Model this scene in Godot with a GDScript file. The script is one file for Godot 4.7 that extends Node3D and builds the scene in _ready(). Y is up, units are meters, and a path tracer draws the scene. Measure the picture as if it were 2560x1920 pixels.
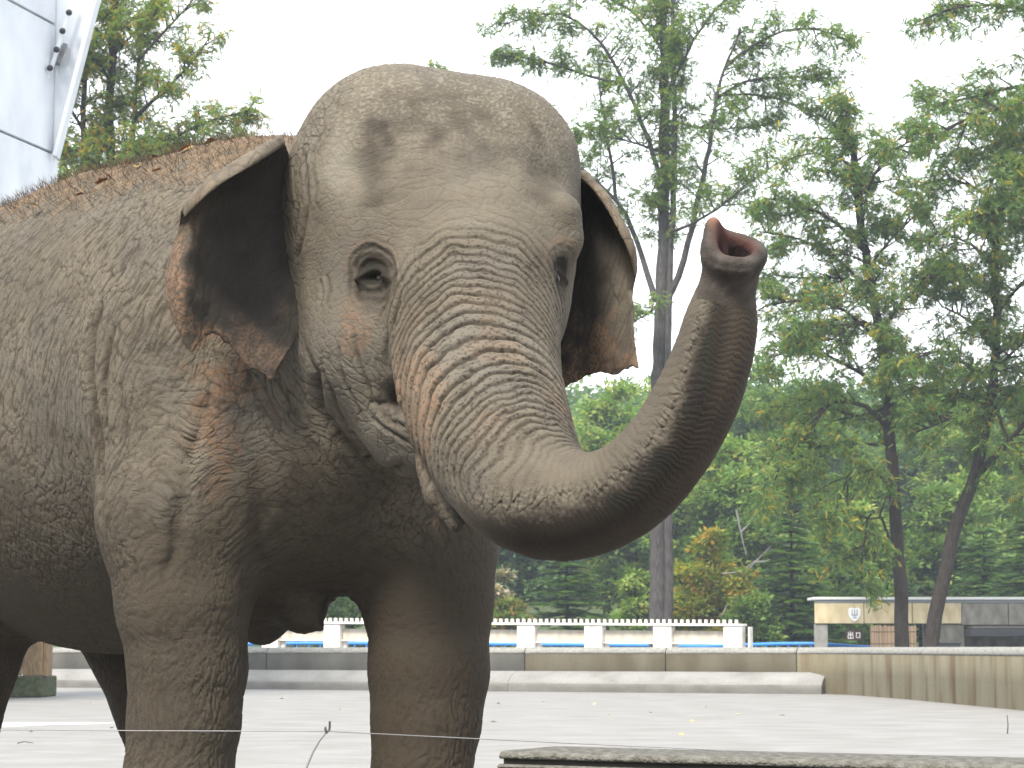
extends Node3D

# A grey elephant with its trunk raised in a zoo yard, seen over a low wall; y is up, metres, the camera looks along -z.

func _ready() -> void:
	var camera := Camera3D.new()
	camera.name = "camera"
	camera.fov = 18.44
	camera.position = Vector3(0, 1.0, 0)
	camera.rotation = Vector3(0.1112, 0, 0)
	camera.near = 0.1
	camera.far = 2000.0
	var lens := CameraAttributesPhysical.new()
	lens.frustum_focal_length = 73.93
	lens.frustum_focus_distance = 6.3
	lens.exposure_aperture = 22.0
	lens.frustum_near = 0.1
	lens.frustum_far = 2000.0
	camera.attributes = lens
	add_child(camera)
	camera.make_current()
	var env := Environment.new()
	var sky := ProceduralSkyMaterial.new()
	sky.sky_top_color = Color(0.66, 0.68, 0.705)
	sky.sky_horizon_color = Color(0.74, 0.745, 0.75)
	sky.sky_curve = 0.2
	sky.ground_bottom_color = Color(0.5, 0.5, 0.47)
	sky.ground_horizon_color = Color(0.8, 0.82, 0.82)
	sky.sun_angle_max = 1.0
	env.background_mode = Environment.BG_SKY
	env.sky = Sky.new()
	env.sky.sky_material = sky
	env.tonemap_mode = Environment.TONE_MAPPER_LINEAR
	env.tonemap_exposure = 5.2
	env.fog_enabled = true
	env.fog_density = 0.0007
	env.fog_light_color = Color(0.86, 0.9, 0.96)
	env.sdfgi_enabled = true
	env.ssao_enabled = true
	env.ssil_enabled = true
	var world := WorldEnvironment.new()
	world.name = "daylight"
	world.environment = env
	add_child(world)
	var sun := DirectionalLight3D.new()
	sun.name = "sun"
	sun.light_energy = 0.5
	sun.light_color = Color(1.0, 0.97, 0.92)
	sun.light_angular_distance = 16.0
	sun.shadow_enabled = true
	sun.look_at_from_position(Vector3(-3.0, 8.5, 6.5), Vector3.ZERO)
	add_child(sun)
	build_setting()
	build_elephant()


func tag(o: Node3D, label: String, category: String, group := "", kind := "") -> void:
	if label:
		o.set_meta("label", label)
	if category:
		o.set_meta("category", category)
	if group:
		o.set_meta("group", group)
	if kind:
		o.set_meta("kind", kind)


func lin(c: Color) -> Color:
	return c.linear_to_srgb()


func plain(c: Color, rough := 0.8) -> StandardMaterial3D:
	var m := StandardMaterial3D.new()
	m.albedo_color = lin(c)
	m.roughness = rough
	m.metallic_specular = 0.4
	return m



# ---------------------------------------------------------------- small builders
var taken := {}


func numbered(called: String) -> String:
	var n: int = taken.get(called, 0)
	taken[called] = n + 1
	return called if n == 0 else "%s_%03d" % [called, n]


func thing(called: String, label: String, category: String, at: Vector3, group := "") -> Node3D:
	var o := Node3D.new()
	o.name = numbered(called)
	o.position = at
	add_child(o)
	tag(o, label, category, group)
	return o


func part(called: String, mesh: Mesh, m: Material, parent: Node3D, at := Vector3.ZERO, turn := Vector3.ZERO) -> MeshInstance3D:
	var o := MeshInstance3D.new()
	o.name = called if parent != self else numbered(called)
	o.mesh = mesh
	o.material_override = m
	o.position = at
	o.rotation = turn
	parent.add_child(o, true)
	return o


func box(size: Vector3, bevel := 0.0) -> Mesh:
	if bevel <= 0.0:
		var b := BoxMesh.new()
		b.size = size
		return b
	# a box with chamfered edges
	var st := SurfaceTool.new()
	st.begin(Mesh.PRIMITIVE_TRIANGLES)
	st.set_smooth_group(-1)
	var h := size * 0.5
	var pts := PackedVector3Array()
	for sx in [-1, 1]:
		for sy in [-1, 1]:
			for sz in [-1, 1]:
				var c := Vector3(sx * h.x, sy * h.y, sz * h.z)
				pts.append(c - Vector3(0, sy, sz) * bevel)
				pts.append(c - Vector3(sx, 0, sz) * bevel)
				pts.append(c - Vector3(sx, sy, 0) * bevel)
	hull(st, pts, h, bevel)
	st.generate_normals()
	return st.commit()


func hull(st: SurfaceTool, p: PackedVector3Array, h: Vector3, _b: float) -> void:
	var at := func(x: int, y: int, z: int, k: int) -> Vector3: return p[(x * 4 + y * 2 + z) * 3 + k]
	for s in [0, 1]:
		# faces, then the bevels, then the corners; each is turned outwards as it is added
		outward(st, [at.call(s, 0, 0, 0), at.call(s, 1, 0, 0), at.call(s, 1, 1, 0), at.call(s, 0, 1, 0)])
		outward(st, [at.call(0, s, 0, 1), at.call(1, s, 0, 1), at.call(1, s, 1, 1), at.call(0, s, 1, 1)])
		outward(st, [at.call(0, 0, s, 2), at.call(1, 0, s, 2), at.call(1, 1, s, 2), at.call(0, 1, s, 2)])
		for r in [0, 1]:
			outward(st, [at.call(0, s, r, 1), at.call(1, s, r, 1), at.call(1, s, r, 2), at.call(0, s, r, 2)])
			outward(st, [at.call(s, 0, r, 0), at.call(s, 1, r, 0), at.call(s, 1, r, 2), at.call(s, 0, r, 2)])
			outward(st, [at.call(s, r, 0, 0), at.call(s, r, 1, 0), at.call(s, r, 1, 1), at.call(s, r, 0, 1)])
			for q in [0, 1]:
				outward(st, [at.call(s, r, q, 0), at.call(s, r, q, 1), at.call(s, r, q, 2)])


func outward(st: SurfaceTool, c: Array) -> void:
	var mid := Vector3.ZERO
	for v in c:
		mid += v
	if (c[1] - c[0]).cross(c[2] - c[0]).dot(mid) > 0.0:
		c.reverse()
	for k in range(1, c.size() - 1):
		for v in [c[0], c[k], c[k + 1]]:
			st.add_vertex(v)


func tube(st: SurfaceTool, pts: Array, r0: float, r1: float, around := 8, wobble := 0.0) -> void:
	var n := pts.size()
	var rings: Array = []
	var side := Vector3.RIGHT
	for i in n:
		var t: Vector3 = (pts[mini(i + 1, n - 1)] - pts[maxi(i - 1, 0)]).normalized()
		side = side - t * side.dot(t)
		if side.length() < 0.1:
			side = Vector3.FORWARD - t * Vector3.FORWARD.dot(t)
		side = side.normalized()
		var up := t.cross(side)
		var ring: Array[Vector3] = []
		for k in around:
			var a := TAU * k / around
			var r := lerpf(r0, r1, float(i) / (n - 1))
			r *= 1.0 + wobble * sin(a * 3.0 + i * 1.7) + wobble * 0.6 * sin(a * 7.0 - i * 0.6)
			ring.append(pts[i] + (side * cos(a) + up * sin(a)) * r)
		rings.append(ring)
	for i in n - 1:
		for k in around:
			var a: Vector3 = rings[i][k]
			var b: Vector3 = rings[i][(k + 1) % around]
			var c: Vector3 = rings[i + 1][(k + 1) % around]
			var d: Vector3 = rings[i + 1][k]
			for v in [a, c, b, a, d, c]:
				st.add_vertex(v)


func tube_mesh(pts: Array, r0: float, r1: float, around := 8, wobble := 0.0) -> Mesh:
	var st := SurfaceTool.new()
	st.begin(Mesh.PRIMITIVE_TRIANGLES)
	st.set_smooth_group(0)
	tube(st, pts, r0, r1, around, wobble)
	st.index()
	st.generate_normals()
	return st.commit()


# a profile of (outwards, up) pairs carried along a path on the ground; outwards lies to the right of the way
func sweep(path: Array, profile: Array, rough := 0.0) -> Mesh:
	var st := SurfaceTool.new()
	st.begin(Mesh.PRIMITIVE_TRIANGLES)
	st.set_smooth_group(0)
	var rows: Array = []
	for i in path.size():
		var p: Vector3 = path[i]
		var t: Vector3 = (path[mini(i + 1, path.size() - 1)] - path[maxi(i - 1, 0)])
		t.y = 0
		t = t.normalized()
		var out := Vector3(-t.z, 0, t.x)
		var row: Array[Vector3] = []
		for q in profile:
			var v: Vector3 = p + out * q.x + Vector3.UP * q.y
			if rough > 0.0 and q.y > 0.02:
				v += (out + Vector3.UP * 0.6) * (noise_mid.get_noise_3dv(v * 1.3) + 0.5 * noise_mid.get_noise_3dv(v * 5.0)) * rough
			row.append(v)
		rows.append(row)
	for i in path.size() - 1:
		for k in profile.size() - 1:
			var a: Vector3 = rows[i][k]
			var b: Vector3 = rows[i + 1][k]
			var c: Vector3 = rows[i + 1][k + 1]
			var d: Vector3 = rows[i][k + 1]
			for v in [a, c, b, a, d, c]:
				st.add_vertex(v)
	for e in [0, path.size() - 1]:
		st.set_smooth_group(-1)
		var row: Array = rows[e]
		var c := Vector3.ZERO
		for v in row:
			c += v / row.size()
		for k in row.size():
			var tri := [c, row[k], row[(k + 1) % row.size()]]
			if e == 0:
				tri.reverse()
			for v in tri:
				st.add_vertex(v)
	st.generate_normals()
	return st.commit()


func divided(path: Array, step: float) -> Array:
	var out: Array = []
	for i in path.size() - 1:
		var n := maxi(1, int(path[i].distance_to(path[i + 1]) / step))
		for k in n:
			out.append((path[i] as Vector3).lerp(path[i + 1], float(k) / n))
	out.append(path[path.size() - 1])
	return out


func stretch(path: Array, from: float, to: float) -> Array:
	# the piece of a path between two distances along it
	var out: Array = []
	var run := 0.0
	for i in path.size() - 1:
		var l: float = path[i].distance_to(path[i + 1])
		for k in 5:
			var s := run + l * k / 5.0
			if s > from + 0.001 and s < to - 0.001:
				out.append([s, (path[i] as Vector3).lerp(path[i + 1], k / 5.0)])
		for e in [from, to]:
			if e >= run and e < run + l:
				out.append([e, (path[i] as Vector3).lerp(path[i + 1], (e - run) / l)])
		run += l
	out.sort_custom(func(a, b): return a[0] < b[0])
	return out.map(func(a): return a[1])


func grain(seed_: int, freq: float, stops: Array, size := 512, kind := FastNoiseLite.TYPE_SIMPLEX, octaves := 5) -> ImageTexture:
	# a seamless noise laid through a ramp of base colours: [place, colour] pairs in linear values
	var f := FastNoiseLite.new()
	f.seed = seed_
	f.noise_type = kind
	f.frequency = freq
	f.fractal_octaves = octaves
	var grey := f.get_seamless_image(size, size)
	var g := Gradient.new()
	g.offsets = PackedFloat32Array(stops.map(func(s): return s[0]))
	g.colors = PackedColorArray(stops.map(func(s): return lin(s[1])))
	var table := PackedByteArray()
	for i in 256:
		var c := g.sample(i / 255.0)
		table.append_array(PackedByteArray([int(c.r * 255.0), int(c.g * 255.0), int(c.b * 255.0)]))
	var data := grey.get_data()
	var rgb := PackedByteArray()
	rgb.resize(data.size() * 3)
	for i in data.size():
		var k := data[i] * 3
		rgb[i * 3] = table[k]
		rgb[i * 3 + 1] = table[k + 1]
		rgb[i * 3 + 2] = table[k + 2]
	return ImageTexture.create_from_image(Image.create_from_data(size, size, false, Image.FORMAT_RGB8, rgb))


func relief(seed_: int, freq: float, size := 512, kind := FastNoiseLite.TYPE_SIMPLEX) -> ImageTexture:
	var f := FastNoiseLite.new()
	f.seed = seed_
	f.noise_type = kind
	f.frequency = freq
	return ImageTexture.create_from_image(f.get_seamless_image(size, size))


func surface(tex: Texture2D, scale: Vector3, rough := 0.9, bump: Texture2D = null, height := 0.5, detail: Texture2D = null, detail_scale := 1.0) -> StandardMaterial3D:
	var m := StandardMaterial3D.new()
	m.albedo_texture = tex
	m.roughness = rough
	m.metallic_specular = 0.35
	m.uv1_triplanar = true
	m.uv1_world_triplanar = true
	m.uv1_scale = scale
	if bump:
		m.heightmap_enabled = true
		m.heightmap_texture = bump
		m.heightmap_scale = height
	if detail:
		m.detail_enabled = true
		m.detail_albedo = detail
		m.detail_blend_mode = BaseMaterial3D.BLEND_MODE_MUL
		m.detail_uv_layer = BaseMaterial3D.DETAIL_UV_2
		m.uv2_triplanar = true
		m.uv2_world_triplanar = true
		m.uv2_scale = Vector3.ONE * detail_scale
	return m


func flat_sheet(corners: Array, y: float) -> Mesh:
	var st := SurfaceTool.new()
	st.begin(Mesh.PRIMITIVE_TRIANGLES)
	st.set_normal(Vector3.UP)
	var flat := PackedVector2Array()
	for c in corners:
		flat.append(Vector2(c.x, c.z))
	var tri := Geometry2D.triangulate_polygon(flat)
	for i in range(0, tri.size(), 3):
		var t := [tri[i], tri[i + 1], tri[i + 2]]
		var a := flat[t[1]] - flat[t[0]]
		var b := flat[t[2]] - flat[t[0]]
		if a.cross(b) < 0.0:
			t.reverse()
		for k in t:
			st.add_vertex(Vector3(flat[k].x, y, flat[k].y))
	return st.commit()


func build_setting() -> void:
	noise_mid.noise_type = FastNoiseLite.TYPE_SIMPLEX
	noise_mid.frequency = 1.0
	noise_mid.seed = 7
	build_ground()
	build_walls()
	build_fence()
	build_exit_house()
	build_elephant_house()
	build_foreground()
	build_trees()


func structure(called: String, mesh: Mesh, m: Material, at := Vector3.ZERO) -> MeshInstance3D:
	var o := part(called, mesh, m, self, at)
	tag(o, "", "", "", "structure")
	return o


func build_ground() -> void:
	var pale := grain(11, 0.011, [[0.0, Color(0.163, 0.157, 0.148)], [0.35, Color(0.19, 0.184, 0.175)], [0.6, Color(0.202, 0.196, 0.188)], [0.82, Color(0.226, 0.221, 0.216)], [1.0, Color(0.175, 0.167, 0.156)]], 1024)
	var speck := grain(12, 0.06, [[0.0, Color(0.72, 0.72, 0.72)], [0.4, Color(0.97, 0.97, 0.97)], [1.0, Color(1, 1, 1)]], 512)
	var floor_m := surface(pale, Vector3(0.06, 0.06, 0.085), 0.82, relief(13, 0.09), 0.04, speck, 1.1)
	structure("yard_floor", flat_sheet([Vector3(-60, 0, -4.3), Vector3(60, 0, -4.3), Vector3(60, 0, -75), Vector3(-60, 0, -75)], 0.0), floor_m)
	# the ground beyond, rising to a wooded hill
	var st := SurfaceTool.new()
	st.begin(Mesh.PRIMITIVE_TRIANGLES)
	st.set_smooth_group(0)
	for i in 60:
		for j in 40:
			var q := []
			for c in [[i, j], [i + 1, j], [i + 1, j + 1], [i, j + 1]]:
				var x: float = (c[0] - 30) * 14.0
				var z: float = -4.2 - pow(c[1] / 40.0, 1.6) * 560.0
				q.append(Vector3(x, ground_height(x, z), z))
			for k in [0, 2, 1, 0, 3, 2]:
				st.add_vertex(q[k])
	st.index()
	st.generate_normals()
	var soil := grain(14, 0.02, [[0.0, Color(0.03, 0.045, 0.018)], [0.5, Color(0.05, 0.075, 0.03)], [1.0, Color(0.09, 0.09, 0.05)]])
	structure("ground", st.commit(), surface(soil, Vector3.ONE * 0.2, 1.0))
	# a dry moat added out of view to cut light bounce, and the visitors' terrace
	var dark := surface(grain(15, 0.02, [[0.0, Color(0.06, 0.06, 0.05)], [1.0, Color(0.14, 0.135, 0.12)]], 256), Vector3.ONE * 0.4)
	structure("added_moat_floor", flat_sheet([Vector3(-60, 0, -4.5), Vector3(60, 0, -4.5), Vector3(60, 0, -0.6), Vector3(-60, 0, -0.6)], -2.4), dark)
	structure("added_moat_wall", box(Vector3(120, 2.38, 0.2)), dark, Vector3(0, -1.2, -4.42))
	structure("terrace_wall", box(Vector3(120, 2.6, 0.4)), dark, Vector3(0, -1.1, -0.5))
	structure("terrace", flat_sheet([Vector3(-400, 0, -0.3), Vector3(400, 0, -0.3), Vector3(400, 0, 400), Vector3(-400, 0, 400)], -0.5), dark)


func ground_height(x: float, z: float) -> float:
	var away := -z
	var rise := smoothstep(82.0, 190.0, away + 0.1 * x) * 13.5
	return -0.03 + rise + (sin(x * 0.05 + 1.0) * 1.5 * smoothstep(90.0, 150.0, away))


func build_walls() -> void:
	var bump := relief(21, 0.05)
	var speck := grain(24, 0.05, [[0.0, Color(0.72, 0.72, 0.70)], [0.4, Color(0.96, 0.96, 0.96)], [1.0, Color(1, 1, 1)]], 256)
	var grey := grain(22, 0.014, [[0.0, Color(0.0372, 0.0362, 0.0319)], [0.4, Color(0.0572, 0.0556, 0.0482)], [0.65, Color(0.0745, 0.0719, 0.0627)], [1.0, Color(0.099, 0.0936, 0.0823)]])
	var brown := grain(26, 0.014, [[0.0, Color(0.0424, 0.0351, 0.0216)], [0.4, Color(0.0683, 0.0576, 0.036)], [0.65, Color(0.085, 0.0759, 0.0515)], [1.0, Color(0.102, 0.0975, 0.0775)]])
	var tan_ := grain(23, 0.010, [[0.0, Color(0.05, 0.03, 0.014)], [0.3, Color(0.10, 0.074, 0.04)], [0.5, Color(0.136, 0.121, 0.0773)], [1.0, Color(0.163, 0.151, 0.111)]])
	var m_grey := surface(grey, Vector3(0.16, 0.07, 0.16), 0.9, bump, 0.15, speck, 0.8)
	var m_brown := surface(brown, Vector3(0.16, 0.05, 0.16), 0.9, bump, 0.15, speck, 0.8)
	var m_tan := surface(tan_, Vector3(0.20, 0.028, 0.20), 0.9, bump, 0.15, speck, 0.8)
	var cope_m := surface(grain(27, 0.03, [[0.0, Color(0.0959, 0.0927, 0.0775)], [0.35, Color(0.184, 0.181, 0.162)], [0.7, Color(0.236, 0.233, 0.218)], [1.0, Color(0.273, 0.27, 0.254)]]), Vector3(0.5, 0.9, 0.5), 0.9, bump, 0.2, speck, 1.2)
	var ledge_m := surface(grain(25, 0.012, [[0.0, Color(0.129, 0.126, 0.116)], [0.4, Color(0.197, 0.194, 0.184)], [1.0, Color(0.244, 0.241, 0.234)]]), Vector3(0.12, 0.3, 0.12), 0.9, bump, 0.12, speck, 0.8)
	var o := thing("yard_wall", "low stained concrete wall closing off the far side of the yard", "wall", Vector3.ZERO)
	var path := [Vector3(-34, 0, -72.3), Vector3(-11.6, 0, -61.5), Vector3(6.0, 0, -53.1), Vector3(6.55, 0, -52.75), Vector3(6.95, 0, -52.2), Vector3(7.25, 0, -51.4), Vector3(7.75, 0, -47), Vector3(8.24, 0, -38.4), Vector3(8.9, 0, -28), Vector3(9.6, 0, -14)]
	var body := [Vector2(0, 0), Vector2(0.0, 0.45), Vector2(0, 0.875), Vector2(-0.40, 0.875), Vector2(-0.44, 0.0)]
	var cope := [Vector2(-0.02, 0.876), Vector2(0.004, 0.876), Vector2(0.0, 0.92), Vector2(-0.03, 0.97), Vector2(-0.08, 1.005), Vector2(-0.16, 1.02), Vector2(-0.34, 1.02), Vector2(-0.41, 0.98), Vector2(-0.43, 0.876)]
	var total := 0.0
	for i in path.size() - 1:
		total += path[i].distance_to(path[i + 1])
	# the joints between the cast lengths
	var joints := [0.0, 16.0, 24.5, 31.0, 38.05, 41.6, 44.75, 52.5, 60.0, 68.0, total - 0.05]
	for i in joints.size() - 1:
		var run := divided(stretch(path, joints[i] + 0.012, joints[i + 1] - 0.012), 0.4)
		part("wall_panel", sweep(run, body, 0.008), m_grey if joints[i + 1] < 38.5 else (m_brown if joints[i + 1] < 45.0 else m_tan), o)
		part("coping", sweep(run, cope, 0.010), cope_m, o)
	var skirt := [Vector2(0.001, 0.19), Vector2(0.001, 0.47), Vector2(0.10, 0.47), Vector2(0.26, 0.42), Vector2(0.42, 0.35), Vector2(0.52, 0.285), Vector2(0.575, 0.215), Vector2(0.582, 0.19)]
	var foot := [Vector2(0.001, 0.0), Vector2(0.001, 0.189), Vector2(0.584, 0.189), Vector2(0.60, 0.12), Vector2(0.61, 0.0)]
	var foot_m := surface(grain(28, 0.012, [[0.0, Color(0.08, 0.0784, 0.0704)], [0.5, Color(0.12, 0.117, 0.107)], [1.0, Color(0.16, 0.157, 0.147)]]), Vector3(0.2, 0.4, 0.2), 0.9, bump, 0.12, speck, 0.8)
	var line := [path[0], path[1], path[2] + Vector3(1.15, 0, 0.55)]
	var cuts := [0.0, 19.0, 30.4, 37.9, 45.6]
	for i in cuts.size() - 1:
		part("ledge", sweep(divided(stretch(line, cuts[i] + 0.005, minf(cuts[i + 1], 45.5) - 0.005), 0.4), skirt, 0.008), ledge_m, o)
		part("ledge_foot", sweep(divided(stretch(line, cuts[i] + 0.005, minf(cuts[i + 1], 45.5) - 0.005), 0.4), foot, 0.006), foot_m, o)


func build_fence() -> void:
	var white := surface(grain(31, 0.02, [[0.0, Color(0.504, 0.473, 0.423)], [0.5, Color(0.665, 0.635, 0.585)], [1.0, Color(0.72, 0.72, 0.686)]], 256), Vector3.ONE * 0.5, 0.7)
	var panel_m := surface(grain(32, 0.02, [[0.0, Color(0.315, 0.28, 0.228)], [0.5, Color(0.437, 0.402, 0.341)], [1.0, Color(0.507, 0.473, 0.411)]], 256), Vector3(0.6, 0.2, 0.6), 0.8)
	var a := Vector3(-10.323, 1.026, -68.4)
	var b := Vector3(6.041, 1.024, -62)
	a.y = 0.8
	b.y = 0.65
	var o := thing("white_fence", "white slotted concrete fence with a toothed top behind the yard wall", "fence", a)
	var len := Vector2(b.x - a.x, b.z - a.z).length()
	var turn := Vector3(0, atan2(-(b.z - a.z), b.x - a.x), atan2(b.y - a.y, len))
	o.rotation = turn
	# along the fence x runs from left to right, z towards the yard; the local ground is 0.8 m below
	var n := 9
	var gap := (len - 0.25) / n
	var post := box(Vector3(0.5, 1.32, 0.34), 0.012)
	for i in n + 1:
		part("post", post, white, o, Vector3(len - 0.25 - (n - i) * gap, 0.255, 0.03))
	for i in n:
		var x := len - 0.25 - (n - i) * gap + gap * 0.5
		part("panel", box(Vector3(gap - 0.51, 0.31, 0.1), 0.008), panel_m, o, Vector3(x, 0.635, -0.03))
		part("lower_rail", box(Vector3(gap - 0.51, 0.035, 0.22), 0.006), white, o, Vector3(x, 0.46, 0.0))
		part("stub", box(Vector3(0.1, 1.05, 0.12), 0.006), white, o, Vector3(x - gap * 0.5 + 0.31, -0.09, -0.06))
	part("cap_board", box(Vector3(len + 0.06, 0.06, 0.44), 0.012), white, o, Vector3(len * 0.5, 0.947, 0.02))
	var st := SurfaceTool.new()
	st.begin(Mesh.PRIMITIVE_TRIANGLES)
	var tooth := box(Vector3(0.065, 0.11, 0.09))
	var count := int(len / 0.165)
	for i in count:
		st.append_from(tooth, 0, Transform3D(Basis(), Vector3(0.08 + i * 0.165, 1.03, 0.12)))
	tag(part("top_teeth", st.commit(), white, o), "", "", "", "stuff")
	part("end_plate", box(Vector3(0.05, 1.0, 0.3), 0.01), white, o, Vector3(len + 0.16, 0.4, -0.05))
	# blue pipe railing behind it
	var blue := plain(Color(0.035, 0.2, 0.58), 0.45)
	var rail := thing("pipe_railing", "bright blue pipe railing curving past the white fence", "railing", Vector3.ZERO)
	var pts := [Vector3(-9.341, 1.108, -70), Vector3(-6.346, 1.142, -70), Vector3(-4.712, 1.142, -70), Vector3(-0.626, 1.122, -70), Vector3(0.735, 1.108, -70), Vector3(2.642, 1.095, -70), Vector3(4.548, 1.074, -70), Vector3(5.596, 1.054, -69.5), Vector3(6.582, 1.093, -68.5), Vector3(7.57, 1.125, -67.8), Vector3(8.444, 1.13, -67.4), Vector3(9.099, 1.098, -67.4), Vector3(9.782, 1.046, -67.6), Vector3(10.501, 1.013, -68)]
	var curve := Curve3D.new()
	for p in pts:
		curve.add_point(p)
	part("top_rail", tube_mesh(divided(pts, 0.5), 0.05, 0.05, 10), blue, rail)
	part("bottom_rail", tube_mesh(divided(pts.map(func(p): return p - Vector3(0, 0.85, 0)), 0.5), 0.03, 0.03, 8), blue, rail)
	var run := 0.3
	while run < curve.get_baked_length():
		var p := curve.sample_baked(run)
		part("baluster", tube_mesh([p, p - Vector3(0, 0.86, 0)], 0.022, 0.022, 6), blue, rail)
		run += 0.34


func build_exit_house() -> void:
	var cream := surface(grain(41, 0.02, [[0.0, Color(0.38, 0.313, 0.19)], [0.5, Color(0.495, 0.418, 0.266)], [1.0, Color(0.57, 0.495, 0.342)]], 256), Vector3(0.5, 0.2, 0.5), 0.8)
	var grey := surface(grain(42, 0.02, [[0.0, Color(0.136, 0.13, 0.106)], [0.5, Color(0.202, 0.193, 0.163)], [1.0, Color(0.27, 0.258, 0.224)]], 256), Vector3(0.5, 0.25, 0.5), 0.9)
	var metal := plain(Color(0.16, 0.18, 0.19), 0.5)
	var o := thing("exit_house", "low flat roofed exit house with cream fascia panels and grey concrete walls", "building", Vector3(8.395, 1, -66) + Vector3(0, -1.0, 0))
	# x from the left corner, y from the ground, z towards the yard
	part("roof_slab", box(Vector3(8.2, 0.07, 1.3), 0.01), plain(Color(0.6, 0.61, 0.6), 0.6), o, Vector3(4.05, 2.37, -0.5))
	part("roof_edge", box(Vector3(8.1, 0.09, 0.1), 0.01), metal, o, Vector3(4.05, 2.29, 0.06))
	part("roof_gravel", box(Vector3(7.8, 0.03, 0.9)), plain(Color(0.10, 0.12, 0.05), 1.0), o, Vector3(4.1, 2.421, -0.55))
	for i in 3:
		var w: float = [1.36, 1.33, 1.36][i]
		part("fascia_panel", box(Vector3(w - 0.012, 0.56, 0.12), 0.006), cream, o, Vector3([0.68, 2.035, 3.39][i], 1.96, 0.04))
	for i in 3:
		part("concrete_panel", box(Vector3(1.28, 0.62, 0.12), 0.006), grey, o, Vector3(4.72 + i * 1.3, 1.95, 0.02))
	part("left_pillar", box(Vector3(0.32, 1.66, 0.5), 0.01), surface(grain(43, 0.02, [[0.0, Color(0.19, 0.19, 0.173)], [1.0, Color(0.294, 0.294, 0.277)]], 256), Vector3.ONE * 0.5), o, Vector3(0.2, 0.83, -0.2))
	part("back_wall", box(Vector3(4.9, 2.2, 0.15)), grey, o, Vector3(5.65, 1.1, -1.1))
	part("middle_pillar", box(Vector3(0.95, 1.66, 0.4), 0.01), grey, o, Vector3(3.68, 0.83, -0.2))
	part("right_wall", box(Vector3(4.0, 1.0, 0.2), 0.01), plain(Color(0.30, 0.295, 0.28), 0.8), o, Vector3(6.2, 0.5, -0.1))
	part("canopy", box(Vector3(4.2, 0.2, 1.0), 0.02), plain(Color(0.045, 0.047, 0.052), 0.6), o, Vector3(6.25, 1.41, 0.3))
	part("canopy_top", box(Vector3(4.0, 0.08, 0.8), 0.02), plain(Color(0.13, 0.12, 0.105), 0.9), o, Vector3(6.25, 1.56, 0.25))
	var bin := thing("vent_box", "dark low metal box against the exit house wall under the canopy", "box", Vector3(11.944, 1, -65.4) + Vector3(0, -1.0, 0))
	part("body", box(Vector3(0.7, 1.12, 0.4), 0.02), plain(Color(0.05, 0.05, 0.052), 0.6), bin, Vector3(0, 0.56, 0))
	part("lid", box(Vector3(0.76, 0.05, 0.46), 0.015), plain(Color(0.08, 0.08, 0.083), 0.6), bin, Vector3(0, 1.146, 0))
	# a white shield on the fascia
	var shield := CSGPolygon3D.new()
	shield.polygon = PackedVector2Array([Vector2(-0.17, 0.15), Vector2(-0.09, 0.19), Vector2(0, 0.16), Vector2(0.09, 0.19), Vector2(0.17, 0.15), Vector2(0.16, -0.03), Vector2(0.09, -0.14), Vector2(0, -0.2), Vector2(-0.09, -0.14), Vector2(-0.16, -0.03)])
	shield.depth = 0.03
	shield.material = plain(Color(0.72, 0.73, 0.74), 0.6)
	shield.name = "wall_emblem"
	shield.position = Vector3(9.496, 1.931, -65.88)
	add_child(shield)
	tag(shield, "white shield emblem with grey marks on the cream fascia", "emblem")
	var ink := plain(Color(0.16, 0.18, 0.2), 0.7)
	for q in [[-0.07, 0.05, 0.02, 0.16], [0.0, 0.03, 0.02, 0.2], [0.07, 0.05, 0.02, 0.16], [0.0, -0.02, 0.18, 0.02], [0.0, -0.09, 0.12, 0.02]]:
		var e := part("mark", box(Vector3(q[2], q[3], 0.006)), ink, shield, Vector3(q[0], q[1], 0.004))
	# the exit board with its two white characters
	var board := thing("exit_sign", "small brown exit board lettered in white hanging under the fascia", "sign", Vector3(9.484, 1.357, -65.95))
	part("board", box(Vector3(0.46, 0.30, 0.03), 0.006), plain(Color(0.05, 0.028, 0.024), 0.6), board)
	var white := plain(Color(0.75, 0.75, 0.74), 0.6)
	for stroke in [[-0.1, 0.0, 0.022, 0.19], [-0.155, 0.045, 0.02, 0.075], [-0.045, 0.045, 0.02, 0.075], [-0.1, 0.012, 0.13, 0.02], [-0.17, -0.05, 0.02, 0.085], [-0.03, -0.05, 0.02, 0.085], [-0.1, -0.085, 0.16, 0.02], [0.06, 0.0, 0.02, 0.15], [0.155, 0.0, 0.02, 0.15], [0.1075, 0.065, 0.115, 0.02], [0.1075, -0.065, 0.115, 0.02]]:
		part("stroke", box(Vector3(stroke[2], stroke[3], 0.006 + 0.001 * (stroke[3] * 10.0))), white, board, Vector3(stroke[0], stroke[1], 0.017))
	part("hanger", box(Vector3(0.02, 0.14, 0.02)), plain(Color(0.05, 0.05, 0.05)), board, Vector3(-0.15, 0.21, 0))
	part("hanger", box(Vector3(0.02, 0.14, 0.02)), plain(Color(0.05, 0.05, 0.05)), board, Vector3(0.15, 0.21, 0))
	# reed screen
	var screen := thing("reed_screen", "brown reed screen standing in the exit house opening", "screen", Vector3(10.529, 1, -65.7) + Vector3(0, -1.0, 0))
	var reeds: Array = []
	for k in 5:
		reeds.append(plain(Color(0.46, 0.33, 0.22) * (0.75 + 0.13 * k), 0.8))
	var reed := CylinderMesh.new()
	reed.top_radius = 0.013
	reed.bottom_radius = 0.013
	reed.height = 1.62
	reed.radial_segments = 6
	reed.rings = 0
	var rng := RandomNumberGenerator.new()
	rng.seed = 5
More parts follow.
